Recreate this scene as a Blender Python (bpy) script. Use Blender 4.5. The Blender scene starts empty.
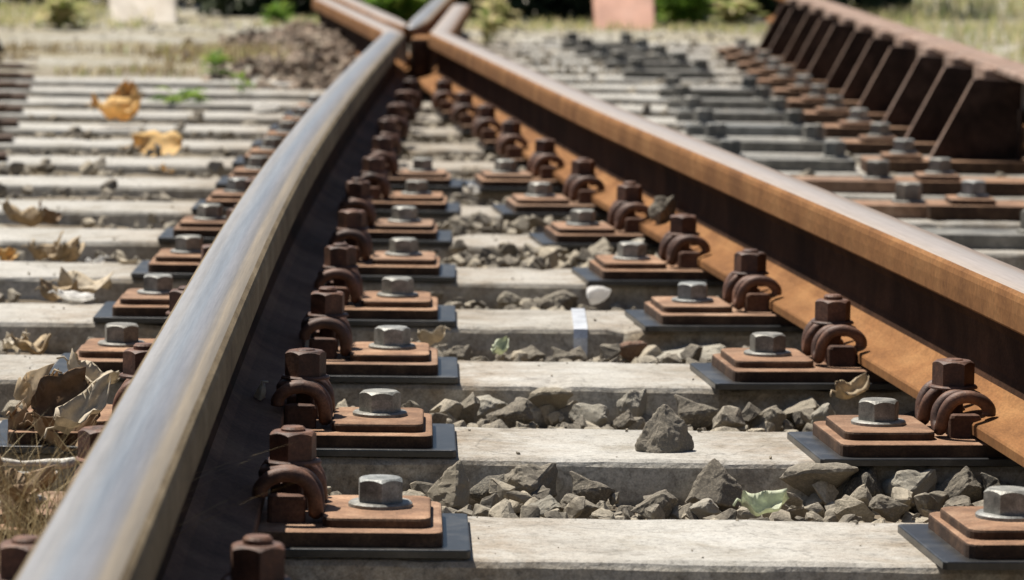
import bpy, bmesh, math, random
import numpy as np
from mathutils import Vector, Matrix, noise

SC = bpy.context.scene
COL = SC.collection
rnd = random.Random(11)
nrs = np.random.RandomState(5)

# ------------------------------------------------------------------ camera
F, CAM_H, PITCH, ROLL = 4040.0, 0.545, math.atan(390 / 4040.0), 0.013
cam = bpy.data.cameras.new('camera')
cam.sensor_width = 36.0
cam.lens = F / 1024 * 36.0
cam.clip_start, cam.clip_end = 0.05, 1000
cam.dof.use_dof = True
cam.dof.focus_distance = 3.85
cam.dof.aperture_fstop = 14.0
camo = bpy.data.objects.new('camera', cam)
COL.objects.link(camo)
CAM_R = Matrix.Rotation(math.pi / 2 - PITCH, 4, 'X') @ Matrix.Rotation(ROLL, 4, 'Z')
camo.matrix_world = Matrix.Translation((0, 0, CAM_H)) @ CAM_R
SC.camera = camo

# ------------------------------------------------------------------ light
SUN = Vector((-0.37, 0.33, 1.0)).normalized()          # towards the sun
w = bpy.data.worlds.new('World'); SC.world = w; w.use_nodes = True
wn = w.node_tree.nodes; wl = w.node_tree.links
sky = wn.new('ShaderNodeTexSky'); sky.sky_type = 'NISHITA'; sky.sun_disc = False
sky.sun_elevation = math.asin(SUN.z)
sky.sun_rotation = math.atan2(SUN.x, SUN.y)
sky.air_density = 1.0; sky.dust_density = 1.0
bg = wn['Background']; bg.inputs['Strength'].default_value = 0.05
wl.new(sky.outputs['Color'], bg.inputs['Color'])
sl = bpy.data.lights.new('sun', 'SUN'); sl.energy = 5.0; sl.angle = math.radians(0.5); sl.color = (1.0, 0.935, 0.84)
so = bpy.data.objects.new('sun', sl); COL.objects.link(so)
so.rotation_euler = SUN.to_track_quat('Z', 'Y').to_euler()
vs = SC.view_settings
vs.view_transform = 'Standard'; vs.look = 'None'; vs.exposure = 0.68; vs.gamma = 1.0; vs.use_curve_mapping = False

def at(px, py, z=0.0):
    """photogrammetry: the world point of height z seen at a pixel of the photograph"""
    d = CAM_R.to_3x3() @ Vector(((px - 512) / F, -(py - 290) / F, -1.0))
    t = (z - CAM_H) / d.z
    return Vector((d.x * t, d.y * t, z))

# ------------------------------------------------------------------ object helpers
def tag(o, label=None, cat=None, group=None, kind=None):
    if label: o['label'] = label
    if cat: o['category'] = cat
    if group: o['group'] = group
    if kind: o['kind'] = kind
    return o

def empty(name, loc=(0, 0, 0), rz=0.0):
    o = bpy.data.objects.new(name, None); COL.objects.link(o)
    o.empty_display_size = 0.05
    o.location = loc; o.rotation_euler = (0, 0, rz)
    return o

def link_mesh(name, me, parent=None, loc=(0, 0, 0), rot=(0, 0, 0), scale=(1, 1, 1)):
    o = bpy.data.objects.new(name, me); COL.objects.link(o)
    o.location = loc; o.rotation_euler = rot; o.scale = scale
    if parent: o.parent = parent
    return o

def copy_tree(root):
    r = root.copy(); COL.objects.link(r)
    for ch in root.children:
        c = ch.copy(); COL.objects.link(c); c.parent = r
        for g in ch.children:
            d = g.copy(); COL.objects.link(d); d.parent = c
    return r

class MB:
    """collects shapes into one mesh"""
    def __init__(s): s.v = []; s.f = []; s.m = []; s.sm = []
    def add(s, vs_, fs, mi=0, smooth=False):
        b = len(s.v)
        s.v += [tuple(p) for p in vs_]
        for f in fs:
            s.f.append([i + b for i in f]); s.m.append(mi); s.sm.append(smooth)
    def rings(s, rings, cap0=True, cap1=True, mi=0, smooth=False):
        n = len(rings[0]); vs_ = [p for r in rings for p in r]; fs = []
        for k in range(len(rings) - 1):
            for i in range(n):
                j = (i + 1) % n
                fs.append([k * n + i, k * n + j, (k + 1) * n + j, (k + 1) * n + i])
        if cap0: fs.append(list(range(n))[::-1])
        if cap1: fs.append([(len(rings) - 1) * n + i for i in range(n)])
        s.add(vs_, fs, mi, smooth)
    def prism(s, poly, z0, z1, bev=0.0, mi=0, cx=None, cy=None, top=None):
        """polygon (counter-clockwise) pulled up, its top edge rounded off by bev"""
        if cx is None:
            cx = sum(p[0] for p in poly) / len(poly); cy = sum(p[1] for p in poly) / len(poly)
        def sh(d):
            out = []
            for (x, y) in poly:
                L = math.hypot(x - cx, y - cy) or 1
                ex = (x - cx) / L; ey = (y - cy) / L
                out.append((x - ex * d * 1.3, y - ey * d * 1.3))
            return out
        R = [[(x, y, z0) for x, y in poly]]
        if bev > 0:
            R.append([(x, y, z1 - bev) for x, y in poly])
            R.append([(x, y, z1 - bev * .3) for x, y in sh(bev * .3)])
            R.append([(x, y, z1) for x, y in sh(bev)])
        else:
            R.append([(x, y, z1) for x, y in poly])
        f0 = len(s.f); s.rings(R, mi=mi)
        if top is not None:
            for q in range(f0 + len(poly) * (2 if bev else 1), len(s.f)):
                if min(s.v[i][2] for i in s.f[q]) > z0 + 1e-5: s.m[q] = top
    def tube(s, path, r, n=10, mi=0, taper=None):
        P = [Vector(p) for p in path]; rings = []
        up = Vector((0, 0, 1)); prev = None
        for i, p in enumerate(P):
            t = (P[min(i + 1, len(P) - 1)] - P[max(i - 1, 0)]).normalized()
            if prev is None:
                a = t.cross(up)
                if a.length < 1e-3: a = t.cross(Vector((1, 0, 0)))
                a.normalize()
            else:
                a = prev - t * prev.dot(t); a.normalize()
            prev = a; b = t.cross(a)
            rr = r if taper is None else r * taper(i / (len(P) - 1))
            rings.append([tuple(p + (a * math.cos(2 * math.pi * k / n) + b * math.sin(2 * math.pi * k / n)) * rr) for k in range(n)])
        s.rings(rings, mi=mi, smooth=True)
    def build(s, name, mats, parent=None, loc=(0, 0, 0), rot=(0, 0, 0)):
        return link_mesh(name, s.mesh(name, mats), parent, loc, rot)
    def mesh(s, name, mats):
        me = bpy.data.meshes.new(name)
        me.from_pydata(s.v, [], s.f)
        for m in (mats if isinstance(mats, (list, tuple)) else [mats]): me.materials.append(m)
        me.polygons.foreach_set('material_index', s.m)
        me.polygons.foreach_set('use_smooth', s.sm)
        bm = bmesh.new(); bm.from_mesh(me)
        bmesh.ops.recalc_face_normals(bm, faces=bm.faces); bm.to_mesh(me); bm.free()
        me.update(); return me

def rrect(x0, x1, y0, y1, r, n=4):
    pts = []
    for cx, cy, a0 in ((x1 - r, y0 + r, -90), (x1 - r, y1 - r, 0), (x0 + r, y1 - r, 90), (x0 + r, y0 + r, 180)):
        for k in range(n + 1):
            a = math.radians(a0 + 90 * k / n)
            pts.append((cx + r * math.cos(a), cy + r * math.sin(a)))
    return pts

def catmull(pts, per=6):
    P = [Vector(p) for p in pts]; P = [P[0] * 2 - P[1]] + P + [P[-1] * 2 - P[-2]]; out = []
    for i in range(1, len(P) - 2):
        a, b, c, d = P[i - 1:i + 3]
        for k in range(per):
            t = k / per
            out.append(0.5 * ((2 * b) + (c - a) * t + (2 * a - 5 * b + 4 * c - d) * t * t + (-a + 3 * b - 3 * c + d) * t ** 3))
    out.append(P[-2]); return out

# ------------------------------------------------------------------ materials
def new_mat(name):
    m = bpy.data.materials.new(name); m.use_nodes = True
    nt = m.node_tree; return m, nt, nt.nodes['Principled BSDF']

def N(nt, t, **kw):
    n = nt.nodes.new(t)
    for k, v in kw.items(): setattr(n, k, v)
    return n

def ramp(nt, fac, stops, interp='LINEAR'):
    r = N(nt, 'ShaderNodeValToRGB'); e = r.color_ramp.elements; r.color_ramp.interpolation = interp
    while len(e) < len(stops): e.new(0.5)
    for el, (p, c) in zip(e, stops):
        el.position = p; el.color = (*c, 1) if len(c) == 3 else c
    nt.links.new(fac, r.inputs['Fac']); return r.outputs['Color']

def g(v): return (v, v, v)

def coords(nt, rand=True, stretch=None):
    tc = N(nt, 'ShaderNodeTexCoord'); out = tc.outputs['Object']
    if rand:
        oi = N(nt, 'ShaderNodeObjectInfo'); mul = N(nt, 'ShaderNodeVectorMath', operation='SCALE')
        mul.inputs[0].default_value = (7.3, 4.1, 9.7)
        nt.links.new(oi.outputs['Random'], mul.inputs['Scale'])
        ad = N(nt, 'ShaderNodeVectorMath', operation='ADD')
        nt.links.new(out, ad.inputs[0]); nt.links.new(mul.outputs[0], ad.inputs[1]); out = ad.outputs[0]
    if stretch:
        mp = N(nt, 'ShaderNodeVectorMath', operation='MULTIPLY'); mp.inputs[1].default_value = stretch
        nt.links.new(out, mp.inputs[0]); out = mp.outputs[0]
    return out

def noise_f(nt, vec, scale, detail=4, rough=0.6, dist=0.0):
    n = N(nt, 'ShaderNodeTexNoise'); n.inputs['Scale'].default_value = scale; n.inputs['Detail'].default_value = detail
    n.inputs['Roughness'].default_value = rough; n.inputs['Distortion'].default_value = dist
    nt.links.new(vec, n.inputs['Vector']); return n.outputs['Fac']

def mixc(nt, fac, a, b, blend='MIX'):
    m = N(nt, 'ShaderNodeMix', data_type='RGBA', blend_type=blend)
    if isinstance(fac, (int, float)): m.inputs[0].default_value = fac
    else: nt.links.new(fac, m.inputs[0])
    for v, k in ((a, 6), (b, 7)):
        if isinstance(v, tuple): m.inputs[k].default_value = (*v, 1)
        else: nt.links.new(v, m.inputs[k])
    return m.outputs[2]

def bump(nt, bsdf, height, strength, dist=0.002, chain=None):
    b = N(nt, 'ShaderNodeBump'); b.inputs['Strength'].default_value = strength; b.inputs['Distance'].default_value = dist
    nt.links.new(height, b.inputs['Height'])
    if chain: nt.links.new(chain, b.inputs['Normal'])
    nt.links.new(b.outputs['Normal'], bsdf.inputs['Normal']); return b.outputs['Normal']

def grain(name, dark, mid, light, big=18, fine=260, rough=0.85, metal=0.0, bstr=0.5, bd=0.0015, stretch=None, spec=0.3, fine_amt=0.35, vary=0.8):
    """worn surface: patches of three tones with fine grain and relief"""
    m, nt, b = new_mat(name); v = coords(nt, True, stretch)
    n1 = noise_f(nt, v, big, 6, 0.62, 0.4); n2 = noise_f(nt, v, fine, 3, 0.6)
    c = ramp(nt, n1, [(0.30, dark), (0.5, mid), (0.70, light)])
    c2 = ramp(nt, n2, [(0.3, g(0.55)), (0.7, g(1.35))])
    oi = N(nt, 'ShaderNodeObjectInfo').outputs['Random']          # every piece has weathered a little differently
    c = mixc(nt, vary, c, ramp(nt, oi, [(0, (0.66, 0.62, 0.58)), (0.35, (1.0, 0.97, 0.92)), (0.7, (1.12, 1.1, 1.08)), (1, (0.82, 0.88, 0.95))]), 'MULTIPLY')
    grime = ramp(nt, noise_f(nt, v, big * 0.45, 5, 0.7, 1.2), [(0.40, g(1.0)), (0.62, g(0.58))])
    c = mixc(nt, vary, c, grime, 'MULTIPLY')
    nt.links.new(mixc(nt, fine_amt * 2, c, c2, 'MULTIPLY'), b.inputs['Base Color'])
    b.inputs['Roughness'].default_value = rough; b.inputs['Metallic'].default_value = metal
    b.inputs['Specular IOR Level'].default_value = spec
    n3 = noise_f(nt, v, fine * 0.35, 5, 0.7)
    bump(nt, b, n3, bstr, bd); return m

M = {}
M['rust_plate'] = grain('dusty plate steel toned as lit', (0.17, 0.095, 0.057), (0.30, 0.175, 0.105), (0.42, 0.275, 0.18), 22, 420, 0.8, 0, 0.5)  # dusty steel, its lighter tone also paints the plate tops as sunlit
M['bracket'] = grain('dark bracket steel', (0.022, 0.013, 0.010), (0.045, 0.026, 0.019), (0.085, 0.05, 0.036), 20, 300, 0.8, 0, 0.4, spec=0.15)  # near black, so the shade on the rib faces is painted in
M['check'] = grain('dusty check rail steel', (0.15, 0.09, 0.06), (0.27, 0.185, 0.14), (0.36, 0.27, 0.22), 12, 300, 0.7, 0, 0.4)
M['rust_side_shade'] = grain('rusty plate edge toned as shade', (0.04, 0.024, 0.016), (0.08, 0.046, 0.028), (0.15, 0.09, 0.054), 30, 420, 0.85, 0, 0.5)  # edge rust darkened further to paint the plate sides as shaded
M['rust_clip'] = grain('dark rusty spring steel', (0.045, 0.021, 0.013), (0.11, 0.05, 0.03), (0.21, 0.10, 0.056), 40, 500, 0.62, 0, 0.5, spec=0.45)
M['rust_rail'] = grain('rusty rail steel', (0.135, 0.060, 0.022), (0.22, 0.103, 0.038), (0.275, 0.142, 0.056), 16, 300, 0.85, 0, 0.28, stretch=(1.6, 0.45, 0.5), spec=0.15, fine_amt=0.25, vary=0.4)
M['rail_web_shade'] = grain('dark rail web with painted shade', (0.022, 0.011, 0.007), (0.042, 0.021, 0.012), (0.072, 0.036, 0.021), 9, 300, 0.9, 0, 0.4, spec=0.08)
M['rail_shoulder'] = grain('olive brown rail head', (0.11, 0.08, 0.045), (0.19, 0.145, 0.085), (0.27, 0.215, 0.14), 14, 300, 0.8, 0, 0.4, stretch=(1.6, 0.45, 0.5), spec=0.2, vary=0.4)
M['rust_rail_dark'] = grain('dark brown rail steel', (0.10, 0.058, 0.042), (0.15, 0.09, 0.064), (0.21, 0.135, 0.09), 9, 300, 0.85, 0, 0.45, spec=0.1)
M['rust_chair'] = grain('brown cast iron', (0.06, 0.03, 0.02), (0.13, 0.065, 0.042), (0.25, 0.14, 0.09), 14, 300, 0.75, 0, 0.5)
M['zinc'] = grain('galvanised bolt steel', (0.14, 0.14, 0.128), (0.26, 0.26, 0.238), (0.42, 0.41, 0.375), 60, 700, 0.55, 0.25, 0.3, spec=0.5)
M['grey_steel'] = grain('weathered grey steel', (0.085, 0.082, 0.072), (0.17, 0.165, 0.145), (0.30, 0.29, 0.255), 20, 400, 0.6, 0.15, 0.3, spec=0.5)
M['rubber'] = grain('black rubber', (0.010, 0.011, 0.011), (0.018, 0.019, 0.02), (0.07, 0.068, 0.062), 24, 500, 0.36, 0, 0.25, spec=0.8)
M['galv_strap'] = grain('bright strap steel', (0.5, 0.53, 0.57), (0.66, 0.69, 0.73), (0.78, 0.80, 0.82), 40, 600, 0.35, 0.3, 0.2, spec=0.5)
M['salmon'] = grain('salmon painted steel', (0.60, 0.33, 0.24), (0.70, 0.41, 0.31), (0.78, 0.50, 0.40), 5, 120, 0.7, 0, 0.3, fine_amt=0.12)
M['whitewash'] = grain('whitewashed stone', (0.66, 0.60, 0.51), (0.78, 0.73, 0.64), (0.84, 0.80, 0.72), 6, 120, 0.8, 0, 0.4, fine_amt=0.12)
M['bark'] = grain('bark', (0.03, 0.022, 0.015), (0.06, 0.045, 0.03), (0.1, 0.08, 0.055), 20, 200)

def concrete(name):
    m, nt, b = new_mat(name); v = coords(nt, True)
    pos = N(nt, 'ShaderNodeTexCoord').outputs['Object']
    big = noise_f(nt, v, 5, 5, 0.6, 0.6)
    med = noise_f(nt, coords(nt, True, (0.8, 1, 1)), 34, 6, 0.7, 0.3)
    fine = noise_f(nt, v, 520, 2, 0.5)
    c = ramp(nt, big, [(0.28, (0.31, 0.297, 0.265)), (0.5, (0.38, 0.37, 0.34)), (0.72, (0.44, 0.432, 0.405))])
    c = mixc(nt, 0.85, c, ramp(nt, med, [(0.30, g(0.62)), (0.46, g(0.98)), (0.75, g(1.1))]), 'MULTIPLY')
    c = mixc(nt, 0.8, c, ramp(nt, fine, [(0.32, g(0.78)), (0.66, g(1.14))]), 'MULTIPLY')
    spk = noise_f(nt, v, 190, 3, 0.65)
    c = mixc(nt, 0.9, c, ramp(nt, spk, [(0.30, g(0.62)), (0.44, g(0.97)), (0.70, g(1.16))]), 'MULTIPLY')
    edge = noise_f(nt, v, 9, 6, 0.7, 0.8)
    c = mixc(nt, 0.7, c, ramp(nt, edge, [(0.33, (0.66, 0.62, 0.55)), (0.47, g(1.0)), (0.75, g(1.05))]), 'MULTIPLY')
    # pits: small dark holes
    vor = N(nt, 'ShaderNodeTexVoronoi'); vor.inputs['Scale'].default_value = 42; nt.links.new(v, vor.inputs['Vector'])
    pit = ramp(nt, vor.outputs['Distance'], [(0.05, g(0.35)), (0.11, g(1.0))])
    pm = ramp(nt, noise_f(nt, v, 11, 2), [(0.52, g(0)), (0.62, g(1))])
    c = mixc(nt, pm, c, mixc(nt, 1.0, c, pit, 'MULTIPLY'))
    # rust and grease washed off the plates
    stn = N(nt, 'ShaderNodeAttribute', attribute_name='stain').outputs['Fac']
    sm_ = N(nt, 'ShaderNodeMath', operation='MULTIPLY'); nt.links.new(stn, sm_.inputs[0]); nt.links.new(ramp(nt, noise_f(nt, v, 22, 5, 0.7), [(0.3, g(0.15)), (0.65, g(1.0))]), sm_.inputs[1])
    c = mixc(nt, sm_.outputs[0], c, mixc(nt, 1.0, c, (0.60, 0.50, 0.40), 'MULTIPLY'))
    # hairline cracks
    wv = N(nt, 'ShaderNodeTexVoronoi', feature='DISTANCE_TO_EDGE'); wv.inputs['Scale'].default_value = 3.1
    wd_ = N(nt, 'ShaderNodeVectorMath', operation='ADD'); nt.links.new(v, wd_.inputs[0])
    wn_ = N(nt, 'ShaderNodeTexNoise'); wn_.inputs['Scale'].default_value = 12; nt.links.new(v, wn_.inputs['Vector'])
    ws_ = N(nt, 'ShaderNodeVectorMath', operation='SCALE'); ws_.inputs['Scale'].default_value = 0.12; nt.links.new(wn_.outputs['Color'], ws_.inputs[0]); nt.links.new(ws_.outputs[0], wd_.inputs[1])
    nt.links.new(wd_.outputs[0], wv.inputs['Vector'])
    c = mixc(nt, 0.55, c, ramp(nt, wv.outputs['Distance'], [(0.0, g(0.45)), (0.006, g(1.0))]), 'MULTIPLY')
    # flanks darker towards the bottom, along a wavering line
    sep = N(nt, 'ShaderNodeSeparateXYZ'); nt.links.new(pos, sep.inputs[0])
    wob = N(nt, 'ShaderNodeMath', operation='MULTIPLY_ADD'); nt.links.new(noise_f(nt, v, 14, 4), wob.inputs[0])
    wob.inputs[1].default_value = 0.024; nt.links.new(sep.outputs['Z'], wob.inputs[2])
    st = N(nt, 'ShaderNodeMapRange'); nt.links.new(wob.outputs[0], st.inputs[0])
    st.inputs[1].default_value = -0.040; st.inputs[2].default_value = -0.020; st.inputs[3].default_value = 1; st.inputs[4].default_value = 0
    c = mixc(nt, st.outputs[0], c, mixc(nt, 1.0, c, (0.40, 0.35, 0.28), 'MULTIPLY'))
    # flank mottled, mostly lighter than the top
    st2 = N(nt, 'ShaderNodeMapRange'); nt.links.new(sep.outputs['Z'], st2.inputs[0])
    st2.inputs[1].default_value = -0.008; st2.inputs[2].default_value = -0.003; st2.inputs[3].default_value = 1; st2.inputs[4].default_value = 0
    flank = ramp(nt, noise_f(nt, v, 60, 5, 0.7), [(0.32, (0.90, 0.86, 0.79)), (0.55, (1.5, 1.45, 1.34))])
    c = mixc(nt, st2.outputs[0], c, mixc(nt, 1.0, c, flank, 'MULTIPLY'))
    nt.links.new(c, b.inputs['Base Color'])
    b.inputs['Roughness'].default_value = 0.92; b.inputs['Specular IOR Level'].default_value = 0.2
    n1 = bump(nt, b, spk, 0.4, 0.0018)
    n2 = bump(nt, b, med, 0.45, 0.004, n1)
    bump(nt, b, pit, 0.25, 0.002, n2)
    return m
M['concrete'] = concrete('weathered concrete')

def stone_mat(name, stops, island=True):
    m, nt, b = new_mat(name); v = coords(nt, True)
    if island: r = N(nt, 'ShaderNodeNewGeometry').outputs['Random Per Island']
    else: r = N(nt, 'ShaderNodeObjectInfo').outputs['Random']
    base = ramp(nt, r, stops)
    c = mixc(nt, 0.9, base, ramp(nt, noise_f(nt, v, 70, 6, 0.7, 0.3), [(0.3, g(0.6)), (0.55, g(1.0)), (0.75, (1.3, 1.25, 1.15))]), 'MULTIPLY')
    c = mixc(nt, 0.8, c, ramp(nt, noise_f(nt, v, 420, 3, 0.6), [(0.3, g(0.55)), (0.52, g(1.0)), (0.72, g(1.4))]), 'MULTIPLY')
    dust = ramp(nt, noise_f(nt, v, 26, 4, 0.6), [(0.48, g(0)), (0.66, g(0.6))])
    c = mixc(nt, dust, c, (0.42, 0.37, 0.285))
    nt.links.new(c, b.inputs['Base Color']); b.inputs['Roughness'].default_value = 0.9
    b.inputs['Specular IOR Level'].default_value = 0.25
    n1 = bump(nt, b, noise_f(nt, v, 160, 6, 0.75), 0.7, 0.003)
    return m
STOPS = [(0.0, (0.125, 0.11, 0.088)), (0.3, (0.205, 0.182, 0.146)), (0.6, (0.285, 0.255, 0.205)), (0.85, (0.36, 0.32, 0.25)), (1.0, (0.47, 0.41, 0.31))]
M['ballast'] = stone_mat('grey broken stone', STOPS)
M['stone'] = stone_mat('grey broken stone single', STOPS[1:4], False)
M['stone_light'] = stone_mat('pale dusty stone', [(0, (0.38, 0.355, 0.295)), (1, (0.46, 0.43, 0.36))], False)
M['stone_dark'] = stone_mat('dark broken stone', [(0, (0.12, 0.112, 0.095)), (1, (0.17, 0.16, 0.138))], False)
M['stone_red'] = stone_mat('reddish broken stone', [(0, (0.27, 0.16, 0.11)), (1, (0.30, 0.19, 0.14))], False)
M['brown_ballast'] = stone_mat('brown rust stained stone', [(0, (0.10, 0.07, 0.05)), (0.5, (0.20, 0.145, 0.105)), (1, (0.36, 0.28, 0.21))])

def ground_mat():
    m, nt, b = new_mat('gravelly soil'); tc = N(nt, 'ShaderNodeTexCoord').outputs['Object']
    att = N(nt, 'ShaderNodeAttribute', attribute_name='pale').outputs['Fac']
    soil = ramp(nt, noise_f(nt, tc, 9, 6, 0.7), [(0.3, (0.09, 0.072, 0.05)), (0.5, (0.16, 0.13, 0.095)), (0.7, (0.25, 0.21, 0.155))])
    vor = N(nt, 'ShaderNodeTexVoronoi'); vor.inputs['Scale'].default_value = 38; nt.links.new(tc, vor.inputs['Vector'])
    sep = N(nt, 'ShaderNodeSeparateColor'); nt.links.new(vor.outputs['Color'], sep.inputs[0])
    grav = ramp(nt, sep.outputs[0], [(0, (0.22, 0.21, 0.175)), (0.5, (0.32, 0.305, 0.26)), (1, (0.43, 0.41, 0.36))])
    grav = mixc(nt, ramp(nt, noise_f(nt, tc, 1.7, 5, 0.65), [(0.42, g(0)), (0.62, g(0.75))]), grav, (0.22, 0.185, 0.10))
    c = mixc(nt, att, soil, grav)
    c = mixc(nt, 0.7, c, ramp(nt, noise_f(nt, tc, 200, 4), [(0.3, g(0.65)), (0.7, g(1.25))]), 'MULTIPLY')
    nt.links.new(c, b.inputs['Base Color']); b.inputs['Roughness'].default_value = 0.95; b.inputs['Specular IOR Level'].default_value = 0.15
    n1 = bump(nt, b, noise_f(nt, tc, 70, 6, 0.7), 0.6, 0.01)
    bump(nt, b, vor.outputs['Distance'], 0.4, 0.012, n1)
    return m
M['ground'] = ground_mat()

def polished(name, tints, streak=1.0, metal=0.8, r0=0.46, r1=0.60):
    """running surface: UV.x is metres across the head, UV.y metres along"""
    m, nt, b = new_mat(name)
    uv = N(nt, 'ShaderNodeUVMap'); uv.uv_map = 'UVMap'; uv = uv.outputs['UV']
    def sc(x, y):
        mp = N(nt, 'ShaderNodeVectorMath', operation='MULTIPLY'); mp.inputs[1].default_value = (x, y, 1)
        nt.links.new(uv, mp.inputs[0]); return mp.outputs[0]
    band = noise_f(nt, sc(1, 0.003), 60, 3, 0.55, 0.0)
    fine = noise_f(nt, sc(1, 0.012), 800, 3, 0.6)
    blot = noise_f(nt, sc(1, 0.012), 110, 4, 0.6)
    cross = noise_f(nt, sc(0.12, 1), 260, 3, 0.6)
    su = N(nt, 'ShaderNodeSeparateXYZ'); nt.links.new(uv, su.inputs[0])
    ac = N(nt, 'ShaderNodeMath', operation='MULTIPLY_ADD'); nt.links.new(su.outputs[0], ac.inputs[0]); ac.inputs[1].default_value = 14.0; ac.inputs[2].default_value = -0.83
    ad = N(nt, 'ShaderNodeMath', operation='MULTIPLY_ADD'); nt.links.new(band, ad.inputs[0]); ad.inputs[1].default_value = 0.30; nt.links.new(ac.outputs[0], ad.inputs[2])
    c = ramp(nt, ad.outputs[0], tints)                            # bands worn by the wheels, wandering a little
    c = mixc(nt, 0.5 * streak, c, ramp(nt, fine, [(0.32, g(0.76)), (0.68, g(1.16))]), 'MULTIPLY')
    c = mixc(nt, 0.5, c, ramp(nt, blot, [(0.32, g(0.92)), (0.5, g(1.0)), (0.72, g(1.05))]), 'MULTIPLY')
    c = mixc(nt, 0.16, c, ramp(nt, cross, [(0.35, g(0.72)), (0.65, g(1.2))]), 'MULTIPLY')
    nt.links.new(c, b.inputs['Base Color'])
    b.inputs['Metallic'].default_value = metal
    ro = N(nt, 'ShaderNodeMapRange'); nt.links.new(blot, ro.inputs[0]); ro.inputs[1].default_value = 0.3; ro.inputs[2].default_value = 0.7
    ro.inputs[3].default_value = r0; ro.inputs[4].default_value = r1
    nt.links.new(ro.outputs[0], b.inputs['Roughness'])
    bump(nt, b, fine, 0.12, 0.0004)
    return m
M['polish_left'] = polished('polished rail steel', [(0.30, (0.232, 0.232, 0.238)), (0.50, (0.24, 0.235, 0.23)), (0.66, (0.205, 0.225, 0.25)), (0.80, (0.205, 0.208, 0.222)), (0.93, (0.215, 0.20, 0.185)), (1.0, (0.30, 0.25, 0.185))])
M['polish_right'] = polished('dulled rail steel', [(0.3, (0.28, 0.235, 0.20)), (0.6, (0.30, 0.265, 0.245)), (0.8, (0.26, 0.235, 0.22)), (1.0, (0.22, 0.17, 0.135))], 1.3, 0.3, 0.58, 0.7)

def leaf_mat(name, stops, transl=0.35, island=True):
    m, nt, b = new_mat(name)
    v = coords(nt, True)
    r = N(nt, 'ShaderNodeNewGeometry').outputs['Random Per Island'] if island else N(nt, 'ShaderNodeObjectInfo').outputs['Random']
    c = ramp(nt, r, stops)
    c = mixc(nt, 0.8, c, ramp(nt, noise_f(nt, v, 90, 5, 0.7), [(0.3, g(0.6)), (0.7, g(1.2))]), 'MULTIPLY')
    nt.links.new(c, b.inputs['Base Color']); b.inputs['Roughness'].default_value = 0.7; b.inputs['Specular IOR Level'].default_value = 0.25
    t = N(nt, 'ShaderNodeBsdfTranslucent'); nt.links.new(c, t.inputs['Color'])
    mx = N(nt, 'ShaderNodeMixShader'); mx.inputs[0].default_value = transl
    nt.links.new(b.outputs[0], mx.inputs[1]); nt.links.new(t.outputs[0], mx.inputs[2])
    nt.links.new(mx.outputs[0], nt.nodes['Material Output'].inputs['Surface']); return m
M['grass'] = leaf_mat('meadow grass', [(0, (0.24, 0.31, 0.09)), (0.35, (0.42, 0.43, 0.18)), (0.7, (0.62, 0.55, 0.30)), (1, (0.72, 0.62, 0.38))], 0.5)
M['dry_grass'] = leaf_mat('dry grass', [(0, (0.22, 0.15, 0.07)), (0.5, (0.38, 0.29, 0.15)), (1, (0.55, 0.46, 0.28))])
M['weed'] = leaf_mat('fresh green leaf', [(0, (0.08, 0.17, 0.02)), (0.6, (0.17, 0.30, 0.04)), (1, (0.30, 0.40, 0.08))], 0.4)
M['pale_weed'] = leaf_mat('pale green leaf', [(0, (0.55, 0.60, 0.42)), (1, (0.72, 0.75, 0.60))], 0.4)
M['hedge'] = leaf_mat('dark hedge leaf', [(0, (0.022, 0.03, 0.012)), (0.6, (0.04, 0.055, 0.02)), (1, (0.06, 0.08, 0.03))], 0.12)
M['leaf_orange'] = leaf_mat('orange dead leaf', [(0, (0.72, 0.44, 0.17)), (1, (0.84, 0.60, 0.27))], 0.4, False)
M['leaf_brown'] = leaf_mat('brown dead leaf', [(0, (0.24, 0.16, 0.10)), (1, (0.38, 0.27, 0.17))], 0.25, False)
M['leaf_tan'] = leaf_mat('tan dead leaf', [(0, (0.42, 0.32, 0.20)), (1, (0.58, 0.47, 0.32))], 0.3, False)
M['leaf_buff'] = leaf_mat('pale buff dead leaf', [(0, (0.58, 0.50, 0.38)), (1, (0.72, 0.65, 0.52))], 0.3, False)
M['paper'] = leaf_mat('white paper', [(0, (0.82, 0.81, 0.78)), (1, (0.86, 0.85, 0.83))], 0.55, False)
M['stick'] = grain('bleached stick', (0.45, 0.40, 0.33), (0.62, 0.57, 0.49), (0.74, 0.70, 0.62), 40, 300)

# ------------------------------------------------------------------ lines of the two inner gauge edges
LG = [(0.6, -0.165), (1.4, -0.187), (2.2, -0.208), (2.7, -0.220), (3.12, -0.232), (3.8, -0.249), (5.0, -0.278), (6.3, -0.296), (7.95, -0.3065), (9.4, -0.3085), (11.35, -0.305)]
RG = [(1.0, 0.765), (2.4, 0.635), (3.91, 0.4925), (4.64, 0.4205), (5.9, 0.285), (7.38, 0.1255), (9.3, -0.053), (11.42, -0.252)]
def lerp_path(P, y):
    if y <= P[0][0]: a, b = P[0], P[1]
    elif y >= P[-1][0]: a, b = P[-2], P[-1]
    else:
        for a, b in zip(P, P[1:]):
            if a[0] <= y <= b[0]: break
    t = (y - a[0]) / (b[0] - a[0]); return a[1] + (b[1] - a[1]) * t
def smooth_x(P, y, wdw=0.7):
    return sum(lerp_path(P, y + wdw * (i / 4 - 1)) for i in range(9)) / 9

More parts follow.
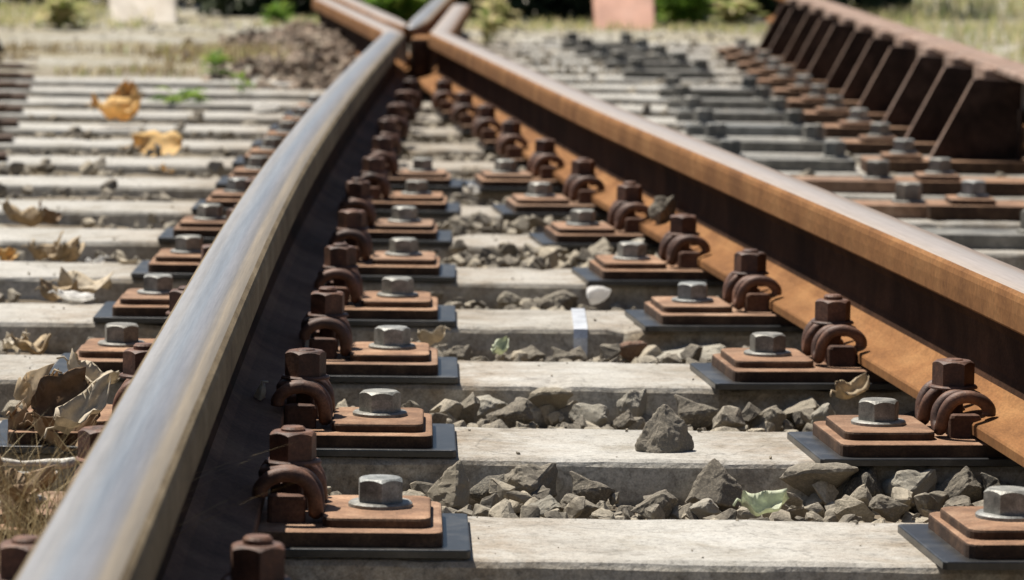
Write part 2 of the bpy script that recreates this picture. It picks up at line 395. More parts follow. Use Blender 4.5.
# ------------------------------------------------------------------ sleepers
PITCH_S, S_BACK, S_W = 0.61, 3.555, 0.241
SX0, SX1 = -1.95, 1.62
def s_mid(k): return S_BACK + PITCH_S * k - S_W / 2
K_LAST = 20
def sleeper_mesh(seed, low):
    nseg = 60 if low else 150
    prof = [(-S_W / 2 - 0.012, -0.17), (-S_W / 2 - 0.003, -0.03), (-S_W / 2, -0.007), (-S_W / 2 + 0.003, -0.0022), (-S_W / 2 + 0.008, 0.0),
            (-S_W / 6, 0.0), (S_W / 6, 0.0),
            (S_W / 2 - 0.008, 0.0), (S_W / 2 - 0.003, -0.002), (S_W / 2, -0.007), (S_W / 2 + 0.003, -0.03), (S_W / 2 + 0.012, -0.17)]
    mb = MB(); rings = []
    for i in range(nseg + 1):
        x = SX0 + (SX1 - SX0) * i / nseg; ring = []
        for j, (y, z) in enumerate(prof):
            nn = noise.noise(Vector((x * 9, seed * 3.7, j * 0.9))); n2 = noise.noise(Vector((x * 45, seed * 5.1, j * 2.3)))
            chip = max(0.0, noise.noise(Vector((x * 17, seed * 9.3, 3.0 if j < 6 else 8.0))) - 0.38) * 0.03 if j in (2, 3, 4, 7, 8, 9) else 0
            sy = 1 if y < 0 else -1
            edge = 1 if j in (2, 3, 4, 7, 8, 9) else 0.4
            dz = (nn * 0.0012 + n2 * 0.0007) * edge - chip * 0.6
            if j in (5, 6): dz = nn * 0.0006
            ring.append((x, y + sy * chip + (n2 * 0.0012 + nn * 0.0012) * edge * (0 if j in (5, 6) else 1), z + dz))
        rings.append(ring)
    mb.rings(rings); return mb.mesh('concrete_sleeper', M['concrete'])
ORD = ['first', 'second', 'third', 'fourth', 'fifth', 'sixth', 'seventh', 'eighth', 'ninth', 'tenth', 'eleventh', 'twelfth', 'thirteenth',
       'fourteenth', 'fifteenth', 'sixteenth', 'seventeenth', 'eighteenth', 'nineteenth', 'twentieth', 'twenty-first', 'twenty-second']
S_LABEL = {-1: 'concrete sleeper just cut off below the nut at the bottom edge',
           0: 'pale concrete sleeper with bare wide top along the bottom of the photo',
           1: 'pale concrete sleeper carrying the loose pointed stone',
           2: 'pale concrete sleeper between the one with the pointed stone and the strapped one',
           3: 'pale concrete sleeper with a bright steel strap bent round it',
           4: 'pale concrete sleeper just beyond the one with the steel strap'}
def fade(d, a, b): return max(0.0, min(1.0, (b - d) / (b - a)))
for k in range(-1, K_LAST + 1):
    me = sleeper_mesh(k + 3, k > 6); y = s_mid(k)
    xs_ = [lerp_path(LG, y) - 0.034, lerp_path(RG, y) + 0.034] if y < 11 else [-0.31]
    stn = []
    for v_ in me.vertices:
        d = min(abs(v_.co.x - q) for q in xs_); e = abs(v_.co.x - 0.83)
        stn.append(max(fade(d, 0.235, 0.40) * 0.9, 0.22 * fade(d, 0.3, 0.75), fade(e, 0.1, 0.3) * 0.6))
    at_ = me.attributes.new('stain', 'FLOAT', 'POINT'); at_.data.foreach_set('value', stn)
    o = link_mesh('concrete_sleeper', me, None, (0 if k % 2 else 0.02, y, 0))
    lab = S_LABEL.get(k) or ('weathered concrete sleeper, %s counted from the bottom edge of the photo' % ORD[k])
    tag(o, lab, 'sleeper', 'concrete sleepers under the railway crossing')

# ------------------------------------------------------------------ ground
def axis(parts):
    out = []
    for a, b, n in parts: out += list(np.linspace(a, b, n, endpoint=False))
    return np.array(out + [parts[-1][1]])
gx = axis([(-200, -20, 8), (-20, -4, 10), (-4, -1.9, 14), (-1.9, 1.7, 130), (1.7, 5, 20), (5, 20, 10), (20, 200, 8)])
gy = axis([(-60, -2, 8), (-2, 2, 10), (2, 2.8, 12), (2.8, 13, 400), (13, 24, 90), (24, 60, 14), (60, 400, 10)])
GX, GY = np.meshgrid(gx, gy)
def sstep(a, b, x):
    t = np.clip((x - a) / (b - a), 0, 1); return t * t * (3 - 2 * t)
def ground_h(x, y):
    """level of the bed: stone-filled gaps, more soil on the left, plain gravel beyond the sleepers"""
    x = np.asarray(x, float); y = np.asarray(y, float)
    h = -0.048 + 0.012 * (1 - sstep(-0.75, -0.45, x)) + 0.018 * sstep(5.6, 8, y)
    left = sstep(11.9, 12.7, y) * (1 - sstep(-0.62, -0.42, x + 0.0 * y)); h = h * (1 - left) + 0.012 * left
    far = sstep(15.4, 16.2, y); h = h * (1 - far) + 0.004 * far
    side = np.maximum(sstep(1.65, 2.1, x), 1 - sstep(-2.4, -1.98, x)); h = h * (1 - side) + 0.0 * side
    right = sstep(1.6, 4, x) * sstep(8, 14, y); h = h + 0.10 * right
    return h
gz = ground_h(GX, GY)
nzv = np.array([noise.noise(Vector((a * 7, b * 7, 1.3))) * 0.007 + noise.noise(Vector((a * 23, b * 23, 5.3))) * 0.004 for a, b in zip(GX.ravel(), GY.ravel())])
gz = gz + nzv.reshape(gz.shape)
me = bpy.data.meshes.new('ground')
ny, nx = GX.shape
idx = np.arange(nx * ny).reshape(ny, nx)
quads = np.stack([idx[:-1, :-1], idx[:-1, 1:], idx[1:, 1:], idx[1:, :-1]], -1).reshape(-1, 4)
me.from_pydata(np.stack([GX, GY, gz], -1).reshape(-1, 3).tolist(), [], quads.tolist())
at_ = me.attributes.new('pale', 'FLOAT', 'POINT')
pale = np.maximum(np.maximum(sstep(11.8, 12.8, GY), 0.35 * sstep(6, 9, GY)), np.maximum(sstep(1.6, 1.9, GX), 1 - sstep(-2.3, -1.95, GX)))
at_.data.foreach_set('value', pale.ravel().astype(np.float32))
me.materials.append(M['ground']); me.polygons.foreach_set('use_smooth', [True] * len(me.polygons))
tag(link_mesh('ground', me), kind='structure')

# ------------------------------------------------------------------ rails
RB, RT = 0.0245, 0.1735
HALF = [(0.0625, 0.0), (0.0625, 0.009), (0.061, 0.0112), (0.036, 0.0185), (0.020, 0.0262), (0.0115, 0.034), (0.0078, 0.047), (0.0072, 0.07), (0.0082, 0.088),
        (0.0125, 0.0985), (0.0325, 0.1075), (0.0335, 0.1095), (0.0338, 0.125), (0.0332, 0.137), (0.0315, 0.1425), (0.0278, 0.1461)]
TOP = [(0.0278, 0.1461), (0.025, 0.1472), (0.020, 0.1482), (0.010, 0.1489), (0.0, 0.149)]
GW = 0.0338
def left_x(y): return smooth_x(LG, y) - GW
def right_x(y): return smooth_x(RG, y) + GW
def left_head(y): return math.atan2(left_x(y + .1) - left_x(y - .1), 0.2)      # lean of the path off +y
def right_head(y): return math.atan2(right_x(y + .1) - right_x(y - .1), 0.2)

def sweep_rail(name, path, body_mat, top_mat, scale=None, rb=RB, parent=None, wing=None):
    """rail profile run along a path of (x, y); rusty body with the polished running surface as its part"""
    pts = [Vector((p[0], p[1], 0)) for p in path]
    body = [(u, z) for u, z in HALF] + [(-u, z) for u, z in reversed(HALF)]
    top = TOP + [(-u, z) for u, z in reversed(TOP[:-1])]
    mb = MB(); rings = []; tr = []; dist = 0; uvy = []
    for i, p in enumerate(pts):
        t = (pts[min(i + 1, len(pts) - 1)] - pts[max(i - 1, 0)]).normalized(); nrm = Vector((t.y, -t.x, 0))
        if 0 < i < len(pts) - 1:
            t1 = (p - pts[i - 1]).normalized(); t2 = (pts[i + 1] - p).normalized()
            nrm = nrm / max(0.6, Vector((t1.y, -t1.x, 0)).dot(nrm))
        s = scale(i / (len(pts) - 1)) if scale else 1.0
        rings.append([tuple(p + nrm * u * s + Vector((0, 0, rb + z))) for u, z in body])
        tr.append([tuple(p + nrm * u * s + Vector((0, 0, rb + z))) for u, z in top])
        if i: dist += (p - pts[i - 1]).length
        uvy.append(dist)
    n = len(body)
    vs_ = [q for r in rings for q in r]; fs = []
    for k in range(len(rings) - 1):
        for i in range(n):
            if i == len(HALF) - 1: continue                      # open under the running surface
            j = (i + 1) % n; fs.append([k * n + i, k * n + j, (k + 1) * n + j, (k + 1) * n + i])
    fs.append(list(range(n))); fs.append([(len(rings) - 1) * n + i for i in range(n)])
    mb.add(vs_, fs)
    if wing:                                                     # (y, body, top): past y the rail carries no wheels and is rustier
        for q, f in enumerate(mb.f):
            if sum(mb.v[i][1] for i in f) / len(f) > wing[0]: mb.m[q] = 1
    for q, f in enumerate(mb.f):                                 # web and fillets, dark grime deepened with painted shade under the head
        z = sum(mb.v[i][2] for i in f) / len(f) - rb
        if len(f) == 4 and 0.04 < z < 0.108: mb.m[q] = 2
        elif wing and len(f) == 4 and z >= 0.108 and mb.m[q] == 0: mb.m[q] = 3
    o = mb.build(name, [body_mat, wing[1] if wing else body_mat, M['rail_web_shade'], M['rail_shoulder']], parent)
    m = len(top); vs2 = [q for r in tr for q in r]; f2 = []
    for k in range(len(tr) - 1):
        for i in range(m - 1): f2.append([k * m + i, k * m + i + 1, (k + 1) * m + i + 1, (k + 1) * m + i])
    f2.append(list(range(m))); f2.append([(len(tr) - 1) * m + i for i in range(m)])
    me = bpy.data.meshes.new('running_surface'); me.from_pydata(vs2, [], f2); me.materials.append(top_mat)
    if wing:
        me.materials.append(wing[2])
        for pl in me.polygons:
            if pl.center.y > wing[0]: pl.material_index = 1
    uvl = me.uv_layers.new(name='UVMap')
    for lp in me.loops:
        k, i = divmod(lp.vertex_index, m); uvl.data[lp.index].uv = (top[i][0] + 0.1, uvy[k])
    bm = bmesh.new(); bm.from_mesh(me); bmesh.ops.recalc_face_normals(bm, faces=bm.faces); bm.to_mesh(me); bm.free()
    me.polygons.foreach_set('use_smooth', [len(p.vertices) == 4 for p in me.polygons])
    link_mesh('running_surface', me, o)
    return o

ys = list(np.arange(0.8, 11.2, 0.12))
lp = [(left_x(y), y) for y in ys] + [(-0.339, 11.2), (-0.3415, 11.3), (-0.348, 11.42)] + [(-0.357 - 0.103 * (y - 11.54), y) for y in np.arange(11.54, 15.2, 0.3)]
tag(sweep_rail('running_rail', lp, M['rust_rail_dark'], M['polish_left'], wing=(11.25, M['rust_rail'], M['polish_right'])), 'curved left rail with bluish polished top running up to the crossing', 'rail', 'rails of the crossing')
ys = list(np.arange(1.4, 11.3, 0.12))
rp = [(right_x(y), y) for y in ys] + [(-0.2085, 11.36), (-0.2125, 11.46), (-0.2095, 11.56)] + [(-0.2085 + 0.005 * (y - 11.7), y) for y in np.arange(11.7, 14.7, 0.3)]
tag(sweep_rail('running_rail', rp, M['rust_rail'], M['polish_right']), 'straight orange-brown right rail with pale top, slanting up to the crossing', 'rail', 'rails of the crossing')
# the V between them: two legs planed to a point
nose = empty('crossing_nose', (-0.297, 11.75, 0))
tag(nose, 'V-shaped crossing nose of two joined rails between both wing rails', 'rail crossing')
def local(pts): return [(x + 0.297, y - 11.75) for x, y in pts]
nl = lambda t: min(1.0, 0.32 + t * 4)
a_ = sweep_rail('leg', local([(-0.302 + 0.0065 * (y - 11.7), y) for y in np.arange(11.7, 16.5, 0.25)]), M['rust_rail'], M['polish_left'], nl, parent=nose)
b_ = sweep_rail('leg', local([(-0.31 - 0.098 * (y - 11.9), y) for y in np.arange(12.0, 16.5, 0.25)]), M['rust_rail'], M['polish_right'], nl, rb=RB - 0.003, parent=nose)
mb = MB(); mb.prism(rrect(0.002, 0.05, -0.25, 0.05, 0.01), RB, 0.150, 0.006, top=1); mb.build('spacer_block', [M['rust_side_shade'], M['rust_rail']], nose)

# ------------------------------------------------------------------ rail fastenings
def hex_head(mb, cx, cy, z0, z1, af, rot=0.0, mi=0, bolt_tip=None):
    """hexagon with the curved chamfer a turned nut has"""
    R = af / math.sqrt(3); per = 5; base = []
    for s_ in range(6):
        a0 = rot + s_ * math.pi / 3; a1 = a0 + math.pi / 3
        p0 = (R * math.cos(a0), R * math.sin(a0)); p1 = (R * math.cos(a1), R * math.sin(a1))
        for k in range(per): t = k / per; base.append((p0[0] + (p1[0] - p0[0]) * t, p0[1] + (p1[1] - p0[1]) * t))
    rin = af / 2 * 0.93
    r0 = [(cx + x, cy + y, z0) for x, y in base]
    r1 = [(cx + x, cy + y, z1 - (math.hypot(x, y) - rin) * 0.75) for x, y in base]
    r2 = [(cx + x * rin / math.hypot(x, y), cy + y * rin / math.hypot(x, y), z1) for x, y in base]
    mb.rings([r0, r1, r2], mi=mi)
    if bolt_tip:
        n = 16; r = af * 0.29
        rr = lambda z, q: [(cx + q * math.cos(2 * math.pi * i / n), cy + q * math.sin(2 * math.pi * i / n), z) for i in range(n)]
        mb.rings([rr(z1 - 0.002, r), rr(bolt_tip - 0.002, r), rr(bolt_tip, r * 0.82)], mi=mi)
def disc(mb, cx, cy, z0, z1, r, bev=0.0015, n=28, mi=0):
    rr = lambda z, q: [(cx + q * math.cos(2 * math.pi * i / n), cy + q * math.sin(2 * math.pi * i / n), z) for i in range(n)]
    mb.rings([rr(z0, r), rr(z1 - bev, r), rr(z1, r - bev)], mi=mi)

NUT_U, BOLT_U = 0.081, 0.156
PAD_T, BASE_T = 0.0075, 0.0200
def clip_path():
    half = [(-0.0275, -0.052, 0.0430), (-0.0265, -0.053, 0.050), (-0.017, -0.054, 0.0580), (-0.001, -0.054, 0.0615), (0.0140, -0.053, 0.0575), (0.0230, -0.051, 0.046),
            (0.0255, -0.047, 0.0325), (0.0255, -0.039, 0.0275), (0.0265, -0.030, 0.032), (0.0240, -0.026, 0.046), (0.013, -0.0255, 0.0570), (-0.004, -0.0245, 0.0590),
            (-0.019, -0.016, 0.0560)]
    full = half + [(-0.025, 0, 0.0545)] + [(x, -y, z) for x, y, z in reversed(half)]
    return catmull(full, 4)
def shapes(rot):
    """the pieces of one side of a fastening, u pointing away from the rail"""
    S = {}
    mb = MB(); mb.prism(rrect(BOLT_U - 0.046, BOLT_U + 0.045, -0.068, 0.066, 0.013), BASE_T, BASE_T + 0.0085, 0.0025, top=1); S['clamp_plate'] = mb.mesh('clamp_plate', [M['rust_side_shade'], M['rust_plate']])
    zt = BASE_T + 0.0085
    mb = MB(); disc(mb, BOLT_U, 0, zt, zt + 0.0042, 0.0275); S['washer'] = mb.mesh('washer', M['zinc'])
    mb = MB(); hex_head(mb, 0, 0, zt + 0.0042, zt + 0.0245, 0.0365, rot); S['hex_bolt'] = mb.mesh('hex_bolt', M['zinc'])
    mb = MB(); hex_head(mb, 0, 0, 0.0680, 0.0930, 0.0365, rot + 0.3, bolt_tip=0.0935 + 0.006 * rot); S['nut'] = mb.mesh('nut', M['rust_clip'])
    mb = MB(); disc(mb, NUT_U, 0, 0.0648, 0.0680, 0.0245); S['nut_washer'] = mb.mesh('nut_washer', M['rust_clip'])
    mb = MB()
    mb.tube([(NUT_U + x * 0.88 - 0.001, y, z + 0.001) for x, y, z in clip_path()], 0.0066, 10); S['spring_clip'] = mb.mesh('spring_clip', M['rust_clip'])
    mb = MB(); mb.prism(rrect(NUT_U - 0.020, NUT_U + 0.012, -0.047, -0.030, 0.004, 2), BASE_T, 0.0435, 0.004)
    mb.prism(rrect(NUT_U - 0.020, NUT_U + 0.012, 0.030, 0.047, 0.004, 2), BASE_T, 0.0435, 0.004)
    mb.prism(rrect(NUT_U - 0.009, NUT_U + 0.009, -0.012, 0.012, 0.004, 2), BASE_T, 0.0655, 0.0)
    S['rib'] = mb.mesh('rib', M['rust_chair'])
    return S
VAR = [shapes(r) for r in (0.15, 0.55, 0.85)]
def cut_rect(x0, x1, y0, y1, c):
    return [(x0 + c, y0), (x1 - c, y0), (x1, y0 + c), (x1, y1 - c), (x1 - c, y1), (x0 + c, y1), (x0, y1 - c), (x0, y0 + c)]
mb = MB(); mb.prism(rrect(-BOLT_U - 0.076, BOLT_U + 0.076, -0.105, 0.098, 0.003, 1), 0.0006, PAD_T, 0.0012); PAD = mb.mesh('rubber_pad', M['rubber'])
mb = MB(); mb.prism(rrect(-BOLT_U - 0.053, BOLT_U + 0.053, -0.094, 0.088, 0.012, 3), PAD_T, BASE_T, 0.002, top=1); BASE = mb.mesh('base_plate', [M['rust_side_shade'], M['rust_plate']])
def narrow(side):
    """where the rails close up, plate and pad stop just inside the inner clip"""
    o_, i_ = -BOLT_U, NUT_U
    def rng(e, q): return (o_ - e, i_ + q) if side > 0 else (-i_ - q, -o_ + e)
    mb = MB(); mb.prism(rrect(*rng(0.076, 0.012), -0.105, 0.098, 0.003, 1), 0.0006, PAD_T, 0.0012); p = mb.mesh('rubber_pad', M['rubber'])
    mb = MB(); mb.prism(rrect(*rng(0.053, 0.008), -0.094, 0.088, 0.008, 2), PAD_T, BASE_T, 0.002, top=1); return p, mb.mesh('base_plate', [M['rust_side_shade'], M['rust_plate']])
NARROW = {1: narrow(1), -1: narrow(-1)}

BOLT_L = dict(enumerate([-0.11, -0.131, -0.129, -0.148, -0.155, -0.174, -0.164, -0.172]))
BOLT_R = dict(enumerate([0.423, 0.368, 0.294, 0.234, 0.172, 0.121, 0.049, -0.016]))
def fastening(k, x, ang, rail, inner):
    """one ribbed plate under a rail with clips, nuts and bolts on both sides; inner = side (+1/-1) facing the other rail"""
    y = s_mid(k) - 0.02
    seen = (BOLT_L if rail == 'left' else BOLT_R).get(k)           # where the bolt really sits, within a centimetre of its place
    if seen is not None: x += max(-0.009, min(0.009, seen - (x + inner * BOLT_U)))
    t = empty('rail_fastening', (x, y, 0), -ang)
    full = k < 8
    pad, base = (PAD, BASE) if full else NARROW[inner]
    link_mesh('rubber_pad', pad, t); link_mesh('base_plate', base, t)
    for side in (1, -1):
        S = VAR[(k * 2 + (side > 0) + (rail == 'right')) % 3]; rz = 0 if side > 0 else math.pi
        for n_ in ('rib', 'spring_clip', 'nut_washer', 'nut', 'clamp_plate', 'washer', 'hex_bolt'):
            if not full and side == inner and n_ in ('clamp_plate', 'washer', 'hex_bolt'): continue
            if n_ in ('hex_bolt', 'nut'):
                link_mesh(n_, S[n_], t, (side * (BOLT_U if n_ == 'hex_bolt' else NUT_U), 0, rnd.uniform(-.0006, .0004) if n_ == 'nut' else 0), (0, 0, rnd.uniform(0, 1.05)))
            elif n_ == 'clamp_plate': link_mesh(n_, S[n_], t, (rnd.uniform(-.002, .002), rnd.uniform(-.003, .003), 0), (0, 0, rz + rnd.uniform(-.012, .012)))
            elif n_ == 'spring_clip': link_mesh(n_, S[n_], t, (0, rnd.uniform(-.002, .002), rnd.uniform(-.0006, .0006)), (0, 0, rz + rnd.uniform(-.02, .02)))
            else: link_mesh(n_, S[n_], t, (0, 0, 0), (0, 0, rz))
    where = {-1: 'at the bottom edge of the photo', 0: 'on the sleeper along the bottom of the photo', 1: 'on the sleeper with the pointed stone',
             2: 'one sleeper beyond the pointed stone', 3: 'on the sleeper with the steel strap'}.get(k)
    where = where or 'on the %s sleeper from the bottom' % ORD[k]
    rl = 'polished left rail' if rail == 'left' else 'orange-brown right rail'
    tag(t, 'rusty fastening under the %s %s' % (rl, where), 'rail fastening', 'fastenings holding the rails to the sleepers')
for k in range(-1, 12):
    y = s_mid(k) - 0.02
    fastening(k, left_x(y), left_head(y), 'left', 1)
    if k >= 0: fastening(k, right_x(y), right_head(y), 'right', -1)

# ------------------------------------------------------------------ check rails beside the outer rails
def chair_proto():
    """bracket chair of a check rail; local x towards the rail, bolt at the origin"""
    t = empty('check_rail_chair')
    mb = MB(); mb.prism(rrect(-0.085, 0.42, -0.07, 0.07, 0.012, 2), 0.001, 0.026, 0.002, top=1); mb.build('base_plate', [M['rust_side_shade'], M['rust_plate']], t)
    mb = MB(); mb.prism(rrect(-0.045, 0.035, -0.055, 0.055, 0.012, 2), 0.026, 0.036, 0.002, top=1); mb.build('clamp_plate', [M['rust_side_shade'], M['rust_plate']], t)
    mb = MB(); disc(mb, 0, 0, 0.036, 0.041, 0.029, n=20); mb.build('washer', M['zinc'], t)
    mb = MB(); hex_head(mb, 0, 0, 0.041, 0.066, 0.041, 0.4); mb.build('hex_bolt', M['zinc'], t)
    mb = MB()
    pr_ = [(0.052, 0.026), (0.238, 0.026), (0.238, 0.187), (0.15, 0.193), (0.138, 0.190)]
    def ring(y, s_=0.0): return [(x, y, z) for x, z in pr_]
    mb.rings([ring(-0.013), ring(0.013)])
    mb.rings([[(0.230, y, z) for y, z in ((-0.05, 0.027), (0.05, 0.027), (0.05, 0.13), (-0.05, 0.13))], [(0.2385, y, z) for y, z in ((-0.05, 0.027), (0.05, 0.027), (0.05, 0.13), (-0.05, 0.13))]])
    for q, f in enumerate(mb.f):                                   # front edge of the rib, lightened to look sunlit
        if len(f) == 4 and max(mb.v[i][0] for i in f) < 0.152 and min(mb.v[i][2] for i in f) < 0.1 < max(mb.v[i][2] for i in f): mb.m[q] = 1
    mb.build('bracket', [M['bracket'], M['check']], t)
    S = VAR[0]
    for n_ in ('spring_clip', 'nut', 'nut_washer'):
        link_mesh(n_, S[n_], t, (0.443 - (NUT_U if n_ == 'nut' else 0), 0, 0.004), (0, 0, math.pi))
    mb = MB(); mb.prism(rrect(0.342, 0.378, -0.08, 0.08, 0.004, 2), 0.026, 0.057, 0.004); mb.build('rib', M['rust_chair'], t)
    return t
CK_LEFT = lambda y: -1.085 - 0.104 * (y - 8.17)
CK_RIGHT = lambda y: 0.807
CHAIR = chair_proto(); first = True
def ck_label(k, side):
    if side == 'right':
        return 'rusty %s of the right check rail, %s from the camera' % ('bolted plate' if k < 8 else 'bracket chair', ORD[k - 6])
    return 'rusty bracket chair of the left check rail, %s from the camera' % ORD[k - 8]
DARK_PLATE = {}
for ch in CHAIR.children:
    if ch.name in ('base_plate', 'clamp_plate') or ch.name.startswith(('base_plate', 'clamp_plate')):
        d = ch.data.copy(); d.materials.clear(); d.materials.append(M['rust_side_shade']); d.materials.append(M['rust_plate']); DARK_PLATE[ch.name.split('.')[0]] = d
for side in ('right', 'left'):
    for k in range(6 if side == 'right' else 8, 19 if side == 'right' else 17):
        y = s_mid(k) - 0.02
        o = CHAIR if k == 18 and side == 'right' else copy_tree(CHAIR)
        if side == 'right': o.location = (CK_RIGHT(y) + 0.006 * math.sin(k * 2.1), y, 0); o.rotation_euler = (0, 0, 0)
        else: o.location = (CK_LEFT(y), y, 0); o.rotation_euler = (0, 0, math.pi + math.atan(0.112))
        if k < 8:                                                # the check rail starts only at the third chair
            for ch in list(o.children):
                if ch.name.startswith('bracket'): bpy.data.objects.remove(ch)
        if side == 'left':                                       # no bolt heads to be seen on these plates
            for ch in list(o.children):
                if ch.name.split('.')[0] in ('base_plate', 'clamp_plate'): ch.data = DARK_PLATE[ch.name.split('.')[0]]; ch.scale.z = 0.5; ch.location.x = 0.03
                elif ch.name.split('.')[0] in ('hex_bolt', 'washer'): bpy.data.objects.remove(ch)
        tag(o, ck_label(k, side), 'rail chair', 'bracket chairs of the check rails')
def check_rail(path, sgn, label):
    """raised check rail: thick bar carried on the brackets"""
    prof = [(0.001, 0.100), (0.030, 0.095), (0.046, 0.10), (0.046, 0.205), (0.040, 0.211), (-0.030, 0.211), (-0.036, 0.206), (-0.036, 0.197), (-0.002, 0.195), (0.001, 0.180)]
    mb = MB(); rings = []
    for i, (x, y) in enumerate(path):
        a = path[max(i - 1, 0)]; b = path[min(i + 1, len(path) - 1)]
        t = Vector((b[0] - a[0], b[1] - a[1], 0)).normalized(); n = Vector((t.y, -t.x, 0)) * sgn
        rings.append([(x + n.x * u, y + n.y * u, z) for u, z in prof])
    mb.rings(rings)
    for k in range(8, 19):                                         # short lugs under the lip, between the brackets
        y = s_mid(k) - 0.02 + PITCH_S / 2
        if y > path[-1][1] - 0.2: continue
        x = (CK_RIGHT(y) + 0.239 if sgn > 0 else CK_LEFT(y) - 0.239); a = 0 if sgn > 0 else math.atan(0.112)
        R_ = Matrix.Rotation(a, 3, 'Z'); b0 = len(mb.v)
        mb.prism(rrect(-0.06, -0.006, -0.10, 0.10, 0.006, 2) if sgn > 0 else rrect(0.006, 0.06, -0.10, 0.10, 0.006, 2), 0.165, 0.204, 0.004)
        mb.v[b0:] = [tuple(R_ @ Vector(q) + Vector((x, y, 0))) for q in mb.v[b0:]]
    tag(mb.build('check_rail', M['check']), label, 'rail', 'check rails with brackets')
check_rail([(CK_RIGHT(y) + 0.239, y) for y in np.arange(7.5, 15.6, 0.4)], 1, 'raised brown check rail on slanted brackets at the right')
check_rail([(CK_LEFT(y) - 0.239, y) for y in np.arange(8.16, 14.0, 0.4)], -1, 'raised brown check rail on brackets at the left edge')
tag(sweep_rail('running_rail', [(CK_RIGHT(y) + 0.360, y) for y in np.arange(1.5, 18.5, 0.5)], M['rust_rail'], M['polish_right']),
    'outer rail right behind the bracketed check rail at the right', 'rail', 'rails of the crossing')
tag(sweep_rail('running_rail', [(CK_LEFT(y) - 0.360, y) for y in np.arange(1.5, 18.5, 0.5)], M['rust_rail'], M['polish_right']),
    'outer rail behind the check rail at the left edge', 'rail', 'rails of the crossing')

# grey tie plates lying across the sleepers right of the crossing
def tie(x0, x1, k, mat, label, both=True, h=0.024):
    y = s_mid(k) - 0.01
    t = empty('tie_plate', ((x0 + x1) / 2, y, 0)); hw = (x1 - x0) / 2
    mb = MB(); mb.prism(rrect(-hw, hw, -0.058, 0.058, 0.006, 2), 0.0006, h, 0.003); mb.build('flat_bar', mat, t)
    for sx in ((-1, 1) if both else (1,)):
        cx = sx * (hw - 0.04)
        mb = MB(); disc(mb, cx, 0, h, h + 0.005, 0.03, n=20); mb.build('washer', M['zinc'], t)
        mb = MB(); hex_head(mb, cx, 0, h + 0.005, h + 0.036, 0.042, 0.2 * k); mb.build('hex_bolt', M['grey_steel'], t)
    tag(t, label, 'tie plate', 'steel tie plates between the right rail and check rail')
tie(0.50, 0.88, 5, M['grey_steel'], 'bluish grey tie plate nearest the camera, beside the right rail')
tie(0.46, 0.735, 6, M['rust_plate'], 'nearer of the two rust-brown tie plates beside the right rail', False)
tie(0.44, 0.735, 7, M['rust_plate'], 'farther of the two rust-brown tie plates beside the right rail', False)
for i, k in enumerate(range(8, 14)):
    tie(0.405, 0.70, k, M['grey_steel'], '%s of six grey double-bolted tie plates in the long row beside the right rail' % ORD[i])
for i, k in enumerate(range(15, 20)):
    y = s_mid(k); x0 = 0.282 - 0.068 * (y - 13.4)
    tie(x0, x0 + 0.28, k, M['grey_steel'], '%s of five grey tie plates in the short far row near the salmon post' % ORD[i])

# ------------------------------------------------------------------ stones
def rock_mesh(seed, detail, pts=None, squash=0.7):
    r = random.Random(seed); bm = bmesh.new()
    if pts is None:
        pts = []
        for i in range(r.randint(9, 14)):
            v = Vector((r.gauss(0, 1), r.gauss(0, 1), r.gauss(0, 1))).normalized() * r.uniform(0.8, 1.0)
            pts.append((v.x * 0.5, v.y * 0.42, v.z * 0.5 * squash))
    for p in pts: bm.verts.new(p)
    h = bmesh.ops.convex_hull(bm, input=bm.verts)
    junk = [v for v in bm.verts if not v.link_faces]
    bmesh.ops.delete(bm, geom=junk, context='VERTS')
    if detail:
        bmesh.ops.bevel(bm, geom=list(bm.edges), offset=0.028, segments=1, affect='EDGES', clamp_overlap=True)
        bmesh.ops.triangulate(bm, faces=bm.faces)
        for _ in range(detail):
            bmesh.ops.subdivide_edges(bm, edges=[e for e in bm.edges if e.calc_length() > (0.06 if detail > 1 else 0.16)], cuts=1, use_grid_fill=False)
            bmesh.ops.triangulate(bm, faces=bm.faces)
        so_ = Vector((seed * 1.7, seed * 0.3, 2))
        for v in bm.verts:
            n_ = noise.noise(v.co * 3.5 + so_) * 0.05 + noise.noise(v.co * 9 + so_) * 0.028 + noise.noise(v.co * 24 + so_) * 0.014
            v.co += v.co.normalized() * n_
    bmesh.ops.recalc_face_normals(bm, faces=bm.faces)
    me = bpy.data.meshes.new('ballast_stone'); bm.to_mesh(me); bm.free(); return me
ROCK_HI = [rock_mesh(100 + i, 3) for i in range(10)]
ROCK_MID = [rock_mesh(200 + i, 1) for i in range(10)]
ROCK_LO = [rock_mesh(300 + i, 0) for i in range(14)]
def arrays(me):
    bm = bmesh.new(); bm.from_mesh(me); bmesh.ops.triangulate(bm, faces=bm.faces)
    v = np.array([x.co[:] for x in bm.verts]); f = np.array([[q.index for q in p.verts] for p in bm.faces]); bm.free(); return v, f
A_MID = [arrays(m_) for m_ in ROCK_MID]; A_LO = [arrays(m_) for m_ in ROCK_LO]
